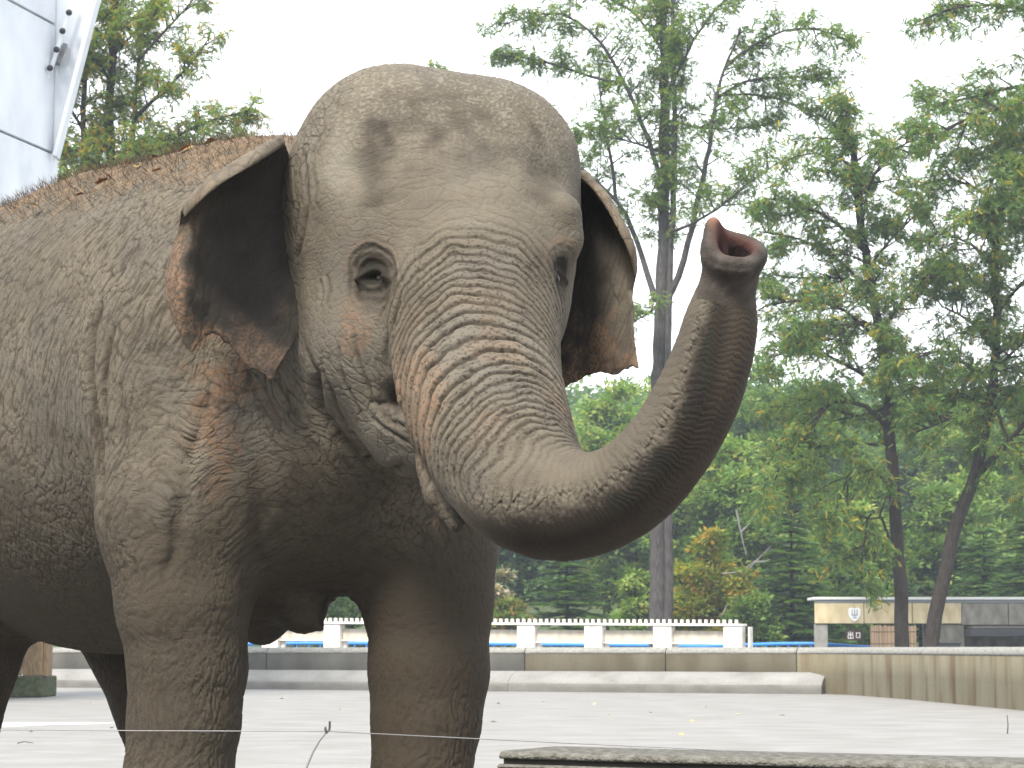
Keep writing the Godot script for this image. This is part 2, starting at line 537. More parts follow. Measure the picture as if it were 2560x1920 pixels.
	for i in 48:
		part("reed", reed, reeds[rng.randi() % 5], screen, Vector3(-0.62 + i * 0.0264, 0.81 + rng.randf_range(-0.03, 0.02), rng.randf_range(-0.006, 0.006)))
	for h in [0.5, 1.12, 1.45]:
		part("binding", box(Vector3(1.28, 0.015, 0.036)), plain(Color(0.08, 0.05, 0.03)), screen, Vector3(0, h, 0))


func build_elephant_house() -> void:
	var white := surface(grain(51, 0.012, [[0.0, Color(0.504, 0.535, 0.574)], [0.5, Color(0.605, 0.635, 0.675)], [1.0, Color(0.665, 0.696, 0.72)]], 512), Vector3(0.12, 0.08, 0.12), 0.6)
	var rust := plain(Color(0.12, 0.13, 0.14), 0.7)
	var o := thing("elephant_house", "tall white panelled elephant house at the left edge with sloping bracket and timber foot", "building", Vector3(-9.582, 0.014, -48.7) * Vector3(1, 0, 1))
	# the long face runs from the corner towards the left front
	var along := Vector3(-0.28, 0, 0.96)
	var turn := Vector3(0, atan2(-along.z, along.x), 0)
	var heights := [1.55, 3.2, 5.7, 8.5, 11.30, 14.05, 16.8, 19.6]
	for i in heights.size() - 1:
		var h: float = heights[i + 1] - heights[i]
		for k in 2:
			part("wall_panel", box(Vector3(4.98, h - 0.05, 0.18), 0.012), white, o, along * (2.5 + k * 5.0) + Vector3(-0.12, heights[i] + h * 0.5, -0.03), turn)
		part("seam", box(Vector3(10.0, 0.06, 0.1)), rust, o, along * 5.0 + Vector3(-0.16, heights[i + 1], -0.03), turn)
	part("core", box(Vector3(9.8, 18.2, 3.0)), rust, o, along * 5.0 + Vector3(-1.75, 10.4, -0.5), turn)
	# fin and sloping bracket at the corner, facing the yard
	var fin := CSGPolygon3D.new()
	fin.polygon = PackedVector2Array([Vector2(-0.25, 11.2), Vector2(0.0, 11.2), Vector2(0.74, 14.4), Vector2(1.45, 17.4), Vector2(1.45, 19.6), Vector2(-0.25, 19.6)])
	fin.depth = 0.08
	fin.material = white
	fin.name = "fin"
	fin.position = Vector3(0.0, 0, -0.05)
	o.add_child(fin)
	var slope := Vector3(1.45, 6.2, 0)
	part("flange", box(Vector3(0.09, slope.length(), 0.42), 0.01), white, o, Vector3(0.765, 14.3, 0.04), Vector3(0, 0, -atan2(slope.x, slope.y)))
	part("edge_post", box(Vector3(0.14, 9.7, 0.24), 0.01), white, o, Vector3(-0.02, 6.4, -0.02))
	# timber foot on a mossy block
	var wood := surface(grain(52, 0.03, [[0.0, Color(0.0734, 0.049, 0.0275)], [0.4, Color(0.184, 0.122, 0.0612)], [1.0, Color(0.281, 0.202, 0.111)]]), Vector3(2.2, 0.22, 2.2), 0.85)
	for i in 5:
		part("plank", box(Vector3(0.40, 1.1, 0.12), 0.02), wood, o, Vector3(-0.2 - i * 0.42, 0.99 + 0.012 * (i % 2), 0.04 + 0.015 * (i % 2)))
	part("corner_plank", box(Vector3(0.1, 1.12, 0.5), 0.015), wood, o, Vector3(0.05, 0.99, -0.2))
	var moss := surface(grain(53, 0.03, [[0.0, Color(0.0238, 0.034, 0.0102)], [0.5, Color(0.051, 0.0612, 0.0238)], [1.0, Color(0.0952, 0.0952, 0.0612)]], 256), Vector3.ONE * 0.8, 0.95)
	part("plinth", box(Vector3(3.0, 0.43, 1.6), 0.03), moss, o, Vector3(-1.5, 0.215, -0.7))
	# insulators on their strip, and the coil behind them
	var strip := thing("insulator_strip", "white strip of black ball insulators on the elephant house bracket", "insulators", Vector3(-9.502, 13.575, -48.45))
	var ball := SphereMesh.new()
	ball.radius = 0.068
	ball.height = 0.136
	ball.radial_segments = 20
	ball.rings = 10
	var black := plain(Color(0.016, 0.015, 0.02), 0.3)
	var way := (Vector3(-9.194, 14.638, -48.45) - Vector3(-9.689, 12.833, -48.45))
	part("strip", box(Vector3(0.085, way.length(), 0.03), 0.005), white, strip, (Vector3(-9.447, 13.734, -48.45) - Vector3(-9.502, 13.575, -48.45)), Vector3(0, 0, -atan2(way.x, way.y)))
	for q in [Vector3(-9.264, 14.209, -48.3), Vector3(-9.391, 13.813, -48.3), Vector3(-9.509, 13.418, -48.3), Vector3(-9.635, 13.023, -48.3)]:
		part("ball", ball, black, strip, q - Vector3(-9.502, 13.575, -48.45))
	var coil := thing("wire_coil", "grey coil of wire hung beside the black ball insulators", "coil", Vector3(-9.439, 13.383, -48.55))
	for k in 4:
		var t := TorusMesh.new()
		t.inner_radius = 0.075 + k * 0.034
		t.outer_radius = 0.095 + k * 0.034
		t.rings = 32
		t.ring_segments = 8
		part("turn", t, plain(Color(0.30, 0.31, 0.32), 0.4), coil, Vector3(0, 0, k * 0.012), Vector3(PI / 2, 0, 0))
	part("bracket", box(Vector3(0.1, 0.5, 0.06), 0.01), plain(Color(0.16, 0.16, 0.17), 0.6), coil, Vector3(-0.02, 0, -0.04), Vector3(0, 0, -0.35))


func build_foreground() -> void:
	# parapet block at the lower right, with two grooves along its face
	var stone := surface(grain(61, 0.03, [[0.0, Color(0.0806, 0.0763, 0.0603)], [0.35, Color(0.161, 0.153, 0.128)], [0.7, Color(0.249, 0.241, 0.217)], [1.0, Color(0.321, 0.314, 0.289)]]), Vector3.ONE * 2.2, 0.95, relief(62, 0.12), 0.6, grain(63, 0.16, [[0.0, Color(0.282, 0.274, 0.257)], [0.35, Color(0.576, 0.576, 0.576)], [1.0, Color(0.576, 0.576, 0.576)]], 256), 6.0)
	var dirt_shade := plain(Color(0.045, 0.042, 0.034), 0.95)  # dirt in the grooves, with their occlusion painted in as well
	var block := thing("parapet", "rough pale concrete parapet with grooved edge at the near side of the yard", "parapet", Vector3.ZERO)
	var a := Vector3(-0.023, 0.821, -4.22)
	var b := Vector3(0.847, 0.819, -3.7)
	var along := [Vector3(a.x, 0, a.z), Vector3(b.x, 0, b.z)]
	var y := a.y - 0.001
	part("coping", sweep(divided(along, 0.012), [Vector2(-0.012, y - 0.0145), Vector2(-0.002, y - 0.0135), Vector2(0.0, y - 0.008), Vector2(-0.006, y - 0.002), Vector2(-0.02, y), Vector2(-0.20, y + 0.001), Vector2(-0.22, y - 0.006), Vector2(-0.22, y - 0.0145)], 0.0016), stone, block)
	part("upper_groove", sweep(divided(along, 0.012), [Vector2(-0.016, y - 0.0235), Vector2(-0.016, y - 0.014), Vector2(-0.2, y - 0.014), Vector2(-0.2, y - 0.0235)], 0.0012), dirt_shade, block)
	part("middle_course", sweep(divided(along, 0.012), [Vector2(0.002, y - 0.0305), Vector2(0.006, y - 0.028), Vector2(0.006, y - 0.0255), Vector2(0.0, y - 0.023), Vector2(-0.2, y - 0.023), Vector2(-0.2, y - 0.0305)], 0.0014), stone, block)
	part("lower_groove", sweep(divided(along, 0.012), [Vector2(-0.012, y - 0.037), Vector2(-0.012, y - 0.030), Vector2(-0.2, y - 0.030), Vector2(-0.2, y - 0.037)], 0.0012), dirt_shade, block)
	part("lower_course", sweep(divided(along, 0.012), [Vector2(0.012, 0.0), Vector2(0.012, y - 0.044), Vector2(0.006, y - 0.0365), Vector2(-0.2, y - 0.0365), Vector2(-0.21, 0.0)], 0.0018), stone, block)
	# the live wire and its hooked rod
	var steel := plain(Color(0.17, 0.17, 0.175), 0.4)
	steel.metallic = 0.6
	var wire: Array = []
	var w0 := Vector3(-1.294, 0.842, -4.75)
	var w1 := Vector3(-0.356, 0.841, -4.6)
	var w2 := Vector3(1.029, 0.801, -4.05)
	for k in 20:
		var t := k / 20.0
		wire.append(w0.lerp(w1, t) - Vector3(0, 0.0015 * sin(t * PI), 0))
	for k in 31:
		var t := k / 30.0
		wire.append(w1.lerp(w2, t) - Vector3(0, 0.0025 * sin(t * PI), 0))
	tag(part("fence_wire", tube_mesh(wire, 0.0010, 0.0010, 6), steel, self), "thin taut wire stretched across the front of the yard", "wire")
	var iron := plain(Color(0.045, 0.043, 0.045), 0.5)
	var rod := thing("hook_rod", "thin rod with a black open hook holding up the wire", "rod", Vector3(-0.414, 0.717, -4.6))
	var base := Vector3(-0.414, 0.717, -4.6)
	var stem: Array = []
	for q in [Vector3(-0.414, 0.717, -4.6), Vector3(-0.397, 0.768, -4.6), Vector3(-0.383, 0.802, -4.6), Vector3(-0.371, 0.823, -4.6), Vector3(-0.359, 0.838, -4.6)]:
		stem.append(q - base)
	part("stem", tube_mesh(stem, 0.0028, 0.0022, 8), plain(Color(0.20, 0.20, 0.20), 0.5), rod)
	var hook: Array = []
	for q in [Vector3(-0.357, 0.836, -4.6), Vector3(-0.358, 0.842, -4.6), Vector3(-0.36, 0.849, -4.6), Vector3(-0.359, 0.843, -4.6), Vector3(-0.356, 0.84, -4.6), Vector3(-0.352, 0.842, -4.6), Vector3(-0.351, 0.849, -4.6), Vector3(-0.351, 0.86, -4.6)]:
		hook.append(q - base)
	part("hook", tube_mesh(hook, 0.0026, 0.0022, 8), iron, rod)
	# slab that stands a little proud of the yard, and a few dropped leaves
	var slab := [Vector3(-7.107, 0.001, -32)]
	var patch := CSGPolygon3D.new()
	patch.polygon = PackedVector2Array([Vector2(-3.2, -1.5), Vector2(0.1, -1.55), Vector2(0.55, -1.2), Vector2(0.95, -0.95), Vector2(1.05, -0.5), Vector2(1.75, 0.1), Vector2(2.05, 0.55), Vector2(1.2, 0.7), Vector2(-3.2, 0.75)])
	patch.depth = 0.05
	patch.rotation = Vector3(-PI / 2, 0, 0)
	patch.position = Vector3(-7.3, 0.004, -31.5)
	patch.material = surface(grain(64, 0.02, [[0.0, Color(0.367, 0.362, 0.352)], [1.0, Color(0.469, 0.464, 0.454)]], 256), Vector3.ONE * 0.3, 0.85)
	patch.name = "pavement_patch"
	add_child(patch)
	tag(patch, "", "", "", "structure")
	var rng := RandomNumberGenerator.new()
	rng.seed = 88
	var leaf := leaf_blade(0.12, 0.06)
	var tones := [plain(Color(0.42, 0.30, 0.05)), plain(Color(0.30, 0.20, 0.06)), plain(Color(0.45, 0.38, 0.16))]
	for i in 26:
		var z := -24.0 - 34.0 * rng.randf() * rng.randf_range(0.4, 1.0)
		var x := rng.randf_range(-0.21, 0.16) * -z
		var hue := rng.randi() % 3
		var l := part("fallen_leaf", leaf, tones[hue], self, Vector3(x, 0.012, z), Vector3(rng.randf_range(-0.2, 0.2), rng.randf() * TAU, rng.randf_range(-0.3, 0.3)))
		tag(l, "small %s fallen leaf lying on the pale yard floor" % ["yellow", "brown", "straw coloured"][hue], "leaf", "fallen leaves on the yard floor")
	var twig := thing("fallen_twig", "dark twig lying on the yard floor beside the hind leg", "twig", Vector3(-5.109, 0, -25.105))
	part("stick", tube_mesh([Vector3(-0.08, 0.01, 0.02), Vector3(-0.01, 0.025, 0), Vector3(0.08, 0.008, -0.03)], 0.006, 0.003, 6), plain(Color(0.05, 0.055, 0.06)), twig)
	var stick := thing("upright_stalk", "thin dark stalk standing up from the yard floor at the right", "stalk", Vector3(6.728, 0, -28.078) * Vector3(0.865, 1, 1))
	part("stalk", tube_mesh([Vector3(0, 0, 0), Vector3(0.01, 0.1, 0), Vector3(0.0, 0.22, 0.01)], 0.008, 0.005, 6), plain(Color(0.06, 0.055, 0.05)), stick)


func leaf_blade(long: float, wide: float) -> Mesh:
	var st := SurfaceTool.new()
	st.begin(Mesh.PRIMITIVE_TRIANGLES)
	var l := [Vector3(0, 0, 0), Vector3(-wide * 0.5, wide * 0.12, long * 0.45), Vector3(0, -wide * 0.05, long * 0.5), Vector3(wide * 0.5, wide * 0.12, long * 0.45), Vector3(0, -wide * 0.18, long)]
	for k in [0, 1, 2, 0, 2, 3, 1, 4, 2, 2, 4, 3]:
		st.add_vertex(l[k])
	st.generate_normals()
	return st.commit()


# ---------------------------------------------------------------- trees
func leaf_spray() -> Mesh:
	# a drooping feathered leaf: a stalk and pairs of leaflets, pointing along +z
	var st := SurfaceTool.new()
	st.begin(Mesh.PRIMITIVE_TRIANGLES)
	for i in 7:
		var t := (i + 0.6) / 7.0
		var c := Vector3(0, -0.10 * t * t, 0.30 * t)
		for s in [-1.0, 1.0]:
			var out := Vector3(s * 0.085, -0.018 - 0.01 * i, 0.03)
			var w := Vector3(0, 0.008, 0.026)
			for v in [c, c + out * 0.5 + w, c + out, c, c + out, c + out * 0.5 - w]:
				st.add_vertex(v)
	st.generate_normals()
	return st.commit()


func leaf_tuft() -> Mesh:
	# a handful of simple leaves round a twig end
	var st := SurfaceTool.new()
	st.begin(Mesh.PRIMITIVE_TRIANGLES)
	var rng := RandomNumberGenerator.new()
	rng.seed = 4
	var leaf := leaf_blade(0.2, 0.11)
	for i in 8:
		var b := Basis.from_euler(Vector3(rng.randf_range(-0.7, 0.5), TAU * i / 8.0 + rng.randf(), rng.randf_range(-0.6, 0.6)))
		st.append_from(leaf, 0, Transform3D(b * rng.randf_range(0.7, 1.2), Vector3(rng.randf_range(-0.12, 0.12), rng.randf_range(-0.1, 0.1), rng.randf_range(-0.12, 0.12))))
	return st.commit()


func needle_fan() -> Mesh:
	# a flat twig of a fir: short blades to both sides of a stalk along +z
	var st := SurfaceTool.new()
	st.begin(Mesh.PRIMITIVE_TRIANGLES)
	for i in 9:
		var t := i / 9.0
		var c := Vector3(0, 0.02 * sin(t * 3.0), 0.5 * t)
		for s in [-1.0, 1.0]:
			var l := lerpf(0.22, 0.06, t)
			var out := Vector3(s * l * 0.75, 0.015, l * 0.65)
			var w := Vector3(-s * 0.014, 0.012, 0.028)
			for v in [c - w, c + w, c + out]:
				st.add_vertex(v)
	st.generate_normals()
	return st.commit()


var spray_mesh: Mesh
var tuft_mesh: Mesh
var fan_mesh: Mesh
var leaf_mat: StandardMaterial3D
var bark_dark: StandardMaterial3D
var bark_grey: StandardMaterial3D


func crown(parent: Node3D, mesh: Mesh, spots: Array, tones: Array, rng: RandomNumberGenerator) -> void:
	var mm := MultiMesh.new()
	mm.transform_format = MultiMesh.TRANSFORM_3D
	mm.use_colors = true
	mm.mesh = mesh
	mm.instance_count = spots.size()
	for i in spots.size():
		mm.set_instance_transform(i, spots[i])
		var c: Color = tones[mini(int(pow(rng.randf(), 1.9) * tones.size()), tones.size() - 1)]
		c = c * rng.randf_range(0.75, 1.25)
		c.a = 1.0
		mm.set_instance_color(i, c)
	var o := MultiMeshInstance3D.new()
	o.name = "crown"
	o.multimesh = mm
	o.material_override = leaf_mat
	parent.add_child(o, true)
	tag(o, "", "", "", "stuff")


func toss(rng: RandomNumberGenerator) -> Vector3:
	return Vector3(rng.randfn(), rng.randfn(), rng.randfn()).normalized()


# limbs: [start radius, end radius, points, how many side branches per metre, where they begin]
func grown_tree(called: String, label: String, base: Vector3, limbs: Array, look: Dictionary) -> Node3D:
	var rng := RandomNumberGenerator.new()
	rng.seed = look.seed
	var o := thing(called, label, "tree", base, look.get("group", ""))
	var st := SurfaceTool.new()
	st.begin(Mesh.PRIMITIVE_TRIANGLES)
	st.set_smooth_group(0)
	var spots: Array = []
	var twigs: Array = []
	for limb in limbs:
		var c := Curve3D.new()
		var pts: Array = limb[2]
		for i in pts.size():
			var tan: Vector3 = (pts[mini(i + 1, pts.size() - 1)] - pts[maxi(i - 1, 0)]) / 6.0
			c.add_point(pts[i] - base, -tan, tan)
		var long := c.get_baked_length()
		var line: Array = []
		var n := maxi(3, int(long / 0.5))
		for i in n + 1:
			var p := c.sample_baked(long * i / n)
			line.append(p + toss(rng) * 0.03 * (1.0 if i > 0 else 0.0))
		tube(st, line, limb[0], limb[1], 10 if limb[0] > 0.1 else 6, 0.07 if limb[0] > 0.1 else 0.0)
		var many := int(long * limb[3])
		for i in many:
			var t := lerpf(limb[4], 1.0, (i + rng.randf()) / many)
			var p := c.sample_baked(long * t)
			var d := (c.sample_baked(minf(long * t + 0.3, long)) - c.sample_baked(maxf(long * t - 0.3, 0.0))).normalized()
			var out := toss(rng)
			out.y = out.y * 0.45 + look.get("lift", 0.15)
			out = (out - d * out.dot(d) * 0.6 + d * 0.45).normalized()
			var l: float = rng.randf_range(0.5, 1.0) * look.reach * lerpf(1.0, 0.6, t)
			var end := p + out * l + Vector3(0, -l * l * look.get("droop", 0.08), 0)
			var mid := p.lerp(end, 0.5) + Vector3(0, l * 0.08, 0) + toss(rng) * 0.06 * l
			tube(st, [p, p.lerp(mid, 0.5), mid, end], minf(limb[1] + 0.02, 0.03), 0.006, 5)
			twigs.append([mid, end])
			for k in 3:
				var q := p.lerp(mid, rng.randf_range(0.5, 1.0)) if k == 0 else mid.lerp(end, rng.randf())
				var e := q + ((end - p).normalized() * 0.5 + toss(rng) * Vector3(1, 0.5, 1)).normalized() * l * rng.randf_range(0.35, 0.6)
				tube(st, [q, q.lerp(e, 0.5) + toss(rng) * 0.03, e], 0.012, 0.004, 4)
				twigs.append([q, e])
	st.index()
	st.generate_normals()
	part("trunk", st.commit(), look.bark, o)
	var per: int = look.leaves
	for tw in twigs:
		var a: Vector3 = tw[0]
		var b: Vector3 = tw[1]
		if rng.randf() < look.get("bare", 0.0):
			continue
		for k in per:
			var t := rng.randf()
			var p: Vector3 = a.lerp(b, t) + toss(rng) * look.get("loose", 0.2)
			var dir := ((b - a).normalized() * 0.35 + toss(rng) * Vector3(1, 0.6, 1) + Vector3(0, -0.3, 0)).normalized()
			var up := (Vector3.UP * 0.8 + toss(rng) * 1.0 + Vector3(0, 0, 0.35)).normalized()
			spots.append(Transform3D(Basis.looking_at(-dir, up) * (rng.randf_range(0.7, 1.25) * look.size), p))
	crown(o, look.mesh, spots, look.tones, rng)
	return o


# a broadleaf tree or bush that fills an uneven crown with clumps of leaves
func clumped_tree(called: String, label: String, category: String, at: Vector3, tall: float, wide: float, look: Dictionary) -> void:
	var rng := RandomNumberGenerator.new()
	rng.seed = look.seed
	var o := thing(called, label, category, at, look.get("group", ""))
	var st := SurfaceTool.new()
	st.begin(Mesh.PRIMITIVE_TRIANGLES)
	st.set_smooth_group(0)
	var stem: float = tall * look.get("stem", 0.3)
	var lean := Vector3(rng.randf_range(-0.05, 0.05), 0, rng.randf_range(-0.05, 0.05)) * tall
	tube(st, [Vector3(0, -0.3, 0), Vector3(0, stem * 0.5, 0) + lean * 0.2, Vector3(0, stem, 0) + lean * 0.5, Vector3(0, tall * 0.8, 0) + lean], 0.02 * tall, 0.006 * tall, 7, 0.08)
	var spots: Array = []
	var clumps: int = look.clumps
	for i in clumps:
		var d := toss(rng)
		var r := pow(rng.randf(), 0.45)
		var h := (d.y * r * 0.5 + 0.5)
		var c := Vector3(d.x * r * wide, lerpf(stem * 0.8, tall * 0.97, h), d.z * r * wide) * Vector3(1.0 - 0.35 * h, 1, 1.0 - 0.35 * h) + lean * h
		tube(st, [Vector3(0, stem * 0.7 + (c.y - stem) * 0.4, 0) + lean * 0.4, c * Vector3(0.5, 1, 0.5) * Vector3(1, 0.97, 1), c], 0.005 * tall, 0.008, 4)
		var cr: float = rng.randf_range(0.6, 1.15) * look.clump
		for k in look.leaves:
			var e: Vector3 = toss(rng) * cr * pow(rng.randf(), 0.5) * Vector3(1, 0.6, 1)
			var dir: Vector3 = (e + toss(rng) * cr * 0.6 + Vector3(0, -0.1, 0)).normalized()
			spots.append(Transform3D(Basis.looking_at(-dir, (Vector3.UP + toss(rng) * 0.6).normalized()) * rng.randf_range(0.7, 1.3) * look.size, c + e))
	st.index()
	st.generate_normals()
	part("trunk", st.commit(), look.get("bark", bark_dark), o)
	crown(o, look.get("mesh", tuft_mesh), spots, look.tones, rng)


func fir(called: String, label: String, at: Vector3, tall: float, wide: float, seed_: int, tones: Array) -> void:
	var rng := RandomNumberGenerator.new()
	rng.seed = seed_
	var o := thing(called, label, "tree", at, "firs beyond the fence")
	var st := SurfaceTool.new()
	st.begin(Mesh.PRIMITIVE_TRIANGLES)
	st.set_smooth_group(0)
	tube(st, [Vector3(0, -0.3, 0), Vector3(0, tall * 0.5, 0), Vector3(0, tall, 0)], 0.018 * tall + 0.04, 0.015, 7)
	var spots: Array = []
	var tiers := int(tall * 3.2)
	for i in tiers:
		var h := (i + 0.5) / tiers
		var r := wide * pow(1.0 - h, 0.8) + 0.12
		var n := 7 + int(r * 2.0)
		for k in n:
			var a := TAU * (k + rng.randf() * 0.7) / n + i * 1.3
			var l := r * rng.randf_range(0.65, 1.1)
			var out := Vector3(cos(a), 0, sin(a))
			var y := tall * (0.04 + 0.94 * h) + rng.randf_range(-0.1, 0.1)
			var tip := out * l + Vector3(0, y - l * 0.12 + l * 0.1 * h, 0)
			tube(st, [Vector3(0, y, 0), out * l * 0.5 + Vector3(0, y - l * 0.04, 0), tip], 0.018, 0.006, 4)
			var m := maxi(3, int(l / 0.10))
			for q in m:
				var t := (q + 0.6) / m
				var p := Vector3(0, y, 0).lerp(tip, t) + toss(rng) * 0.05
				for s in [-1.0, 1.0]:
					var dir: Vector3 = (out + out.cross(Vector3.UP) * s * rng.randf_range(0.3, 1.1) + Vector3(0, rng.randf_range(-0.35, 0.1), 0)).normalized()
					spots.append(Transform3D(Basis.looking_at(-dir, (Vector3.UP + toss(rng) * 0.25).normalized()) * rng.randf_range(0.6, 1.1), p))
	st.index()
	st.generate_normals()
	part("trunk", st.commit(), bark_dark, o)
	crown(o, fan_mesh, spots, tones, rng)


func build_trees() -> void:
	spray_mesh = leaf_spray()
	tuft_mesh = leaf_tuft()
	fan_mesh = needle_fan()
	leaf_mat = StandardMaterial3D.new()
	leaf_mat.vertex_color_use_as_albedo = true
	leaf_mat.roughness = 0.6
	leaf_mat.metallic_specular = 0.3
	leaf_mat.cull_mode = BaseMaterial3D.CULL_DISABLED
	leaf_mat.backlight_enabled = true
	leaf_mat.backlight = Color(0.95, 1.0, 0.7)
	var bump := relief(71, 0.05, 256)
	bark_dark = surface(grain(72, 0.03, [[0.0, Color(0.009, 0.0075, 0.006)], [0.5, Color(0.025, 0.02, 0.0165)], [1.0, Color(0.055, 0.047, 0.038)]], 256), Vector3(2.4, 0.35, 2.4), 0.95, bump, 2.0)
	bark_grey = surface(grain(73, 0.03, [[0.0, Color(0.022, 0.02, 0.02)], [0.5, Color(0.055, 0.051, 0.049)], [1.0, Color(0.10, 0.094, 0.09)]], 256), Vector3(2.4, 0.3, 2.4), 0.95, bump, 2.5)
	var fresh := [Color(0.128, 0.21, 0.0483), Color(0.155, 0.245, 0.0671), Color(0.196, 0.262, 0.0537), Color(0.103, 0.185, 0.0604), Color(0.27, 0.278, 0.0537)]
	var mixed := [Color(0.134, 0.221, 0.0484), Color(0.168, 0.242, 0.0528), Color(0.213, 0.258, 0.0484), Color(0.291, 0.278, 0.044), Color(0.47, 0.309, 0.0308)]
	var cool := [Color(0.112, 0.196, 0.0616), Color(0.129, 0.221, 0.0748), Color(0.162, 0.247, 0.0748), Color(0.213, 0.273, 0.066), Color(0.37, 0.309, 0.0484)]
	# the tall twin-stemmed locust between the ear and the trunk
	var z1 := Vector3(4.343, 1, -70)
	grown_tree("locust_tree", "tall open locust tree with twin grey stems between the ear and raised trunk", Vector3(z1.x, 0, z1.z), [
		[0.29, 0.09, [Vector3(4.267, -0.081, -70), Vector3(4.308, 1.813, -70), Vector3(4.34, 4.538, -70), Vector3(4.354, 8.531, -70), Vector3(4.484, 11.454, -70), Vector3(4.564, 14.828, -70), Vector3(4.612, 17.668, -70), Vector3(4.598, 19.67, -70), Vector3(4.682, 23.422, -70)], 2.0, 0.55],
		[0.14, 0.05, [Vector3(4.567, -0.077, -69.8), Vector3(4.594, 1.811, -69.8), Vector3(4.614, 4.528, -69.8), Vector3(4.588, 8.371, -69.8), Vector3(4.679, 11.424, -69.8), Vector3(4.84, 14.507, -69.8), Vector3(4.886, 16.91, -69.8), Vector3(4.833, 19.045, -69.8), Vector3(4.972, 22.635, -69.8)], 2.0, 0.6],
		[0.11, 0.03, [Vector3(4.51, 11.175, -70), Vector3(5.015, 12.16, -69.6), Vector3(5.411, 13.694, -69.2), Vector3(5.807, 15.565, -68.8), Vector3(6.016, 17.171, -68.5), Vector3(6.299, 18.004, -68.2), Vector3(6.728, 19.137, -68)], 2.6, 0.25],
		[0.06, 0.02, [Vector3(5.997, 17.125, -68.6), Vector3(6.73, 17.517, -68.2), Vector3(7.912, 17.628, -67.8), Vector3(9.21, 17.392, -67.4)], 4.0, 0.2],
		[0.05, 0.015, [Vector3(6.026, 17.264, -68.6), Vector3(7.366, 17.383, -69.1), Vector3(8.527, 17.147, -69.6), Vector3(9.68, 16.387, -70)], 4.0, 0.2],
		[0.05, 0.02, [Vector3(6.299, 18.004, -68.2), Vector3(7.246, 18.667, -67.8), Vector3(8.558, 18.977, -67.4), Vector3(9.843, 18.458, -67)], 4.0, 0.2],
		[0.10, 0.03, [Vector3(4.29, 11.314, -70), Vector3(3.966, 12.658, -70.5), Vector3(3.369, 14.31, -71), Vector3(2.612, 15.22, -71.4), Vector3(1.843, 15.982, -71.8), Vector3(1.206, 17.265, -72)], 2.4, 0.3],
		[0.06, 0.02, [Vector3(3.168, 14.634, -71.2), Vector3(3.005, 16.073, -71.2), Vector3(2.768, 17.734, -71.5), Vector3(2.639, 19.243, -71.7)], 3.0, 0.2],
		[0.08, 0.02, [Vector3(4.563, 14.687, -70), Vector3(4.065, 16.114, -69.4), Vector3(3.358, 17.686, -68.9), Vector3(2.519, 18.893, -68.4), Vector3(1.417, 19.555, -68), Vector3(-0.081, 19.169, -67.6)], 3.6, 0.25],
		[0.06, 0.02, [Vector3(4.625, 17.454, -70), Vector3(5.161, 18.556, -69), Vector3(5.949, 19.664, -68.4), Vector3(7.019, 20.814, -68)], 3.6, 0.3],
		[0.06, 0.02, [Vector3(4.62, 18.81, -70), Vector3(3.898, 20.228, -71), Vector3(2.794, 21.182, -71.8), Vector3(1.076, 22.096, -72.4)], 3.6, 0.3],
		[0.05, 0.02, [Vector3(3.363, 17.711, -69), Vector3(2.111, 17.894, -68.6), Vector3(0.736, 18.213, -68.2), Vector3(-0.354, 18.301, -68)], 4.0, 0.25],
		[0.05, 0.02, [Vector3(4.742, 13.329, -69.5), Vector3(5.596, 13.492, -68.1), Vector3(6.627, 14.198, -67.5), Vector3(7.664, 14.934, -67.1)], 3.6, 0.35],
		[0.04, 0.015, [Vector3(4.415, 11.454, -70), Vector3(4.008, 10.754, -69), Vector3(3.17, 10.424, -68.6)], 4.0, 0.3],
		[0.04, 0.015, [Vector3(4.599, 15.819, -70), Vector3(3.217, 16.027, -69), Vector3(1.826, 16.035, -68.4)], 3.2, 0.3],
		[0.04, 0.015, [Vector3(4.62, 16.813, -70), Vector3(6.141, 16.751, -71), Vector3(7.907, 17.029, -71.6)], 3.2, 0.3],
	], {"seed": 101, "reach": 1.6, "leaves": 17, "size": 0.56, "mesh": spray_mesh, "tones": fresh, "bark": bark_grey, "droop": 0.10, "bare": 0.1})
	var z2 := Vector3(10.177, 1, -62)
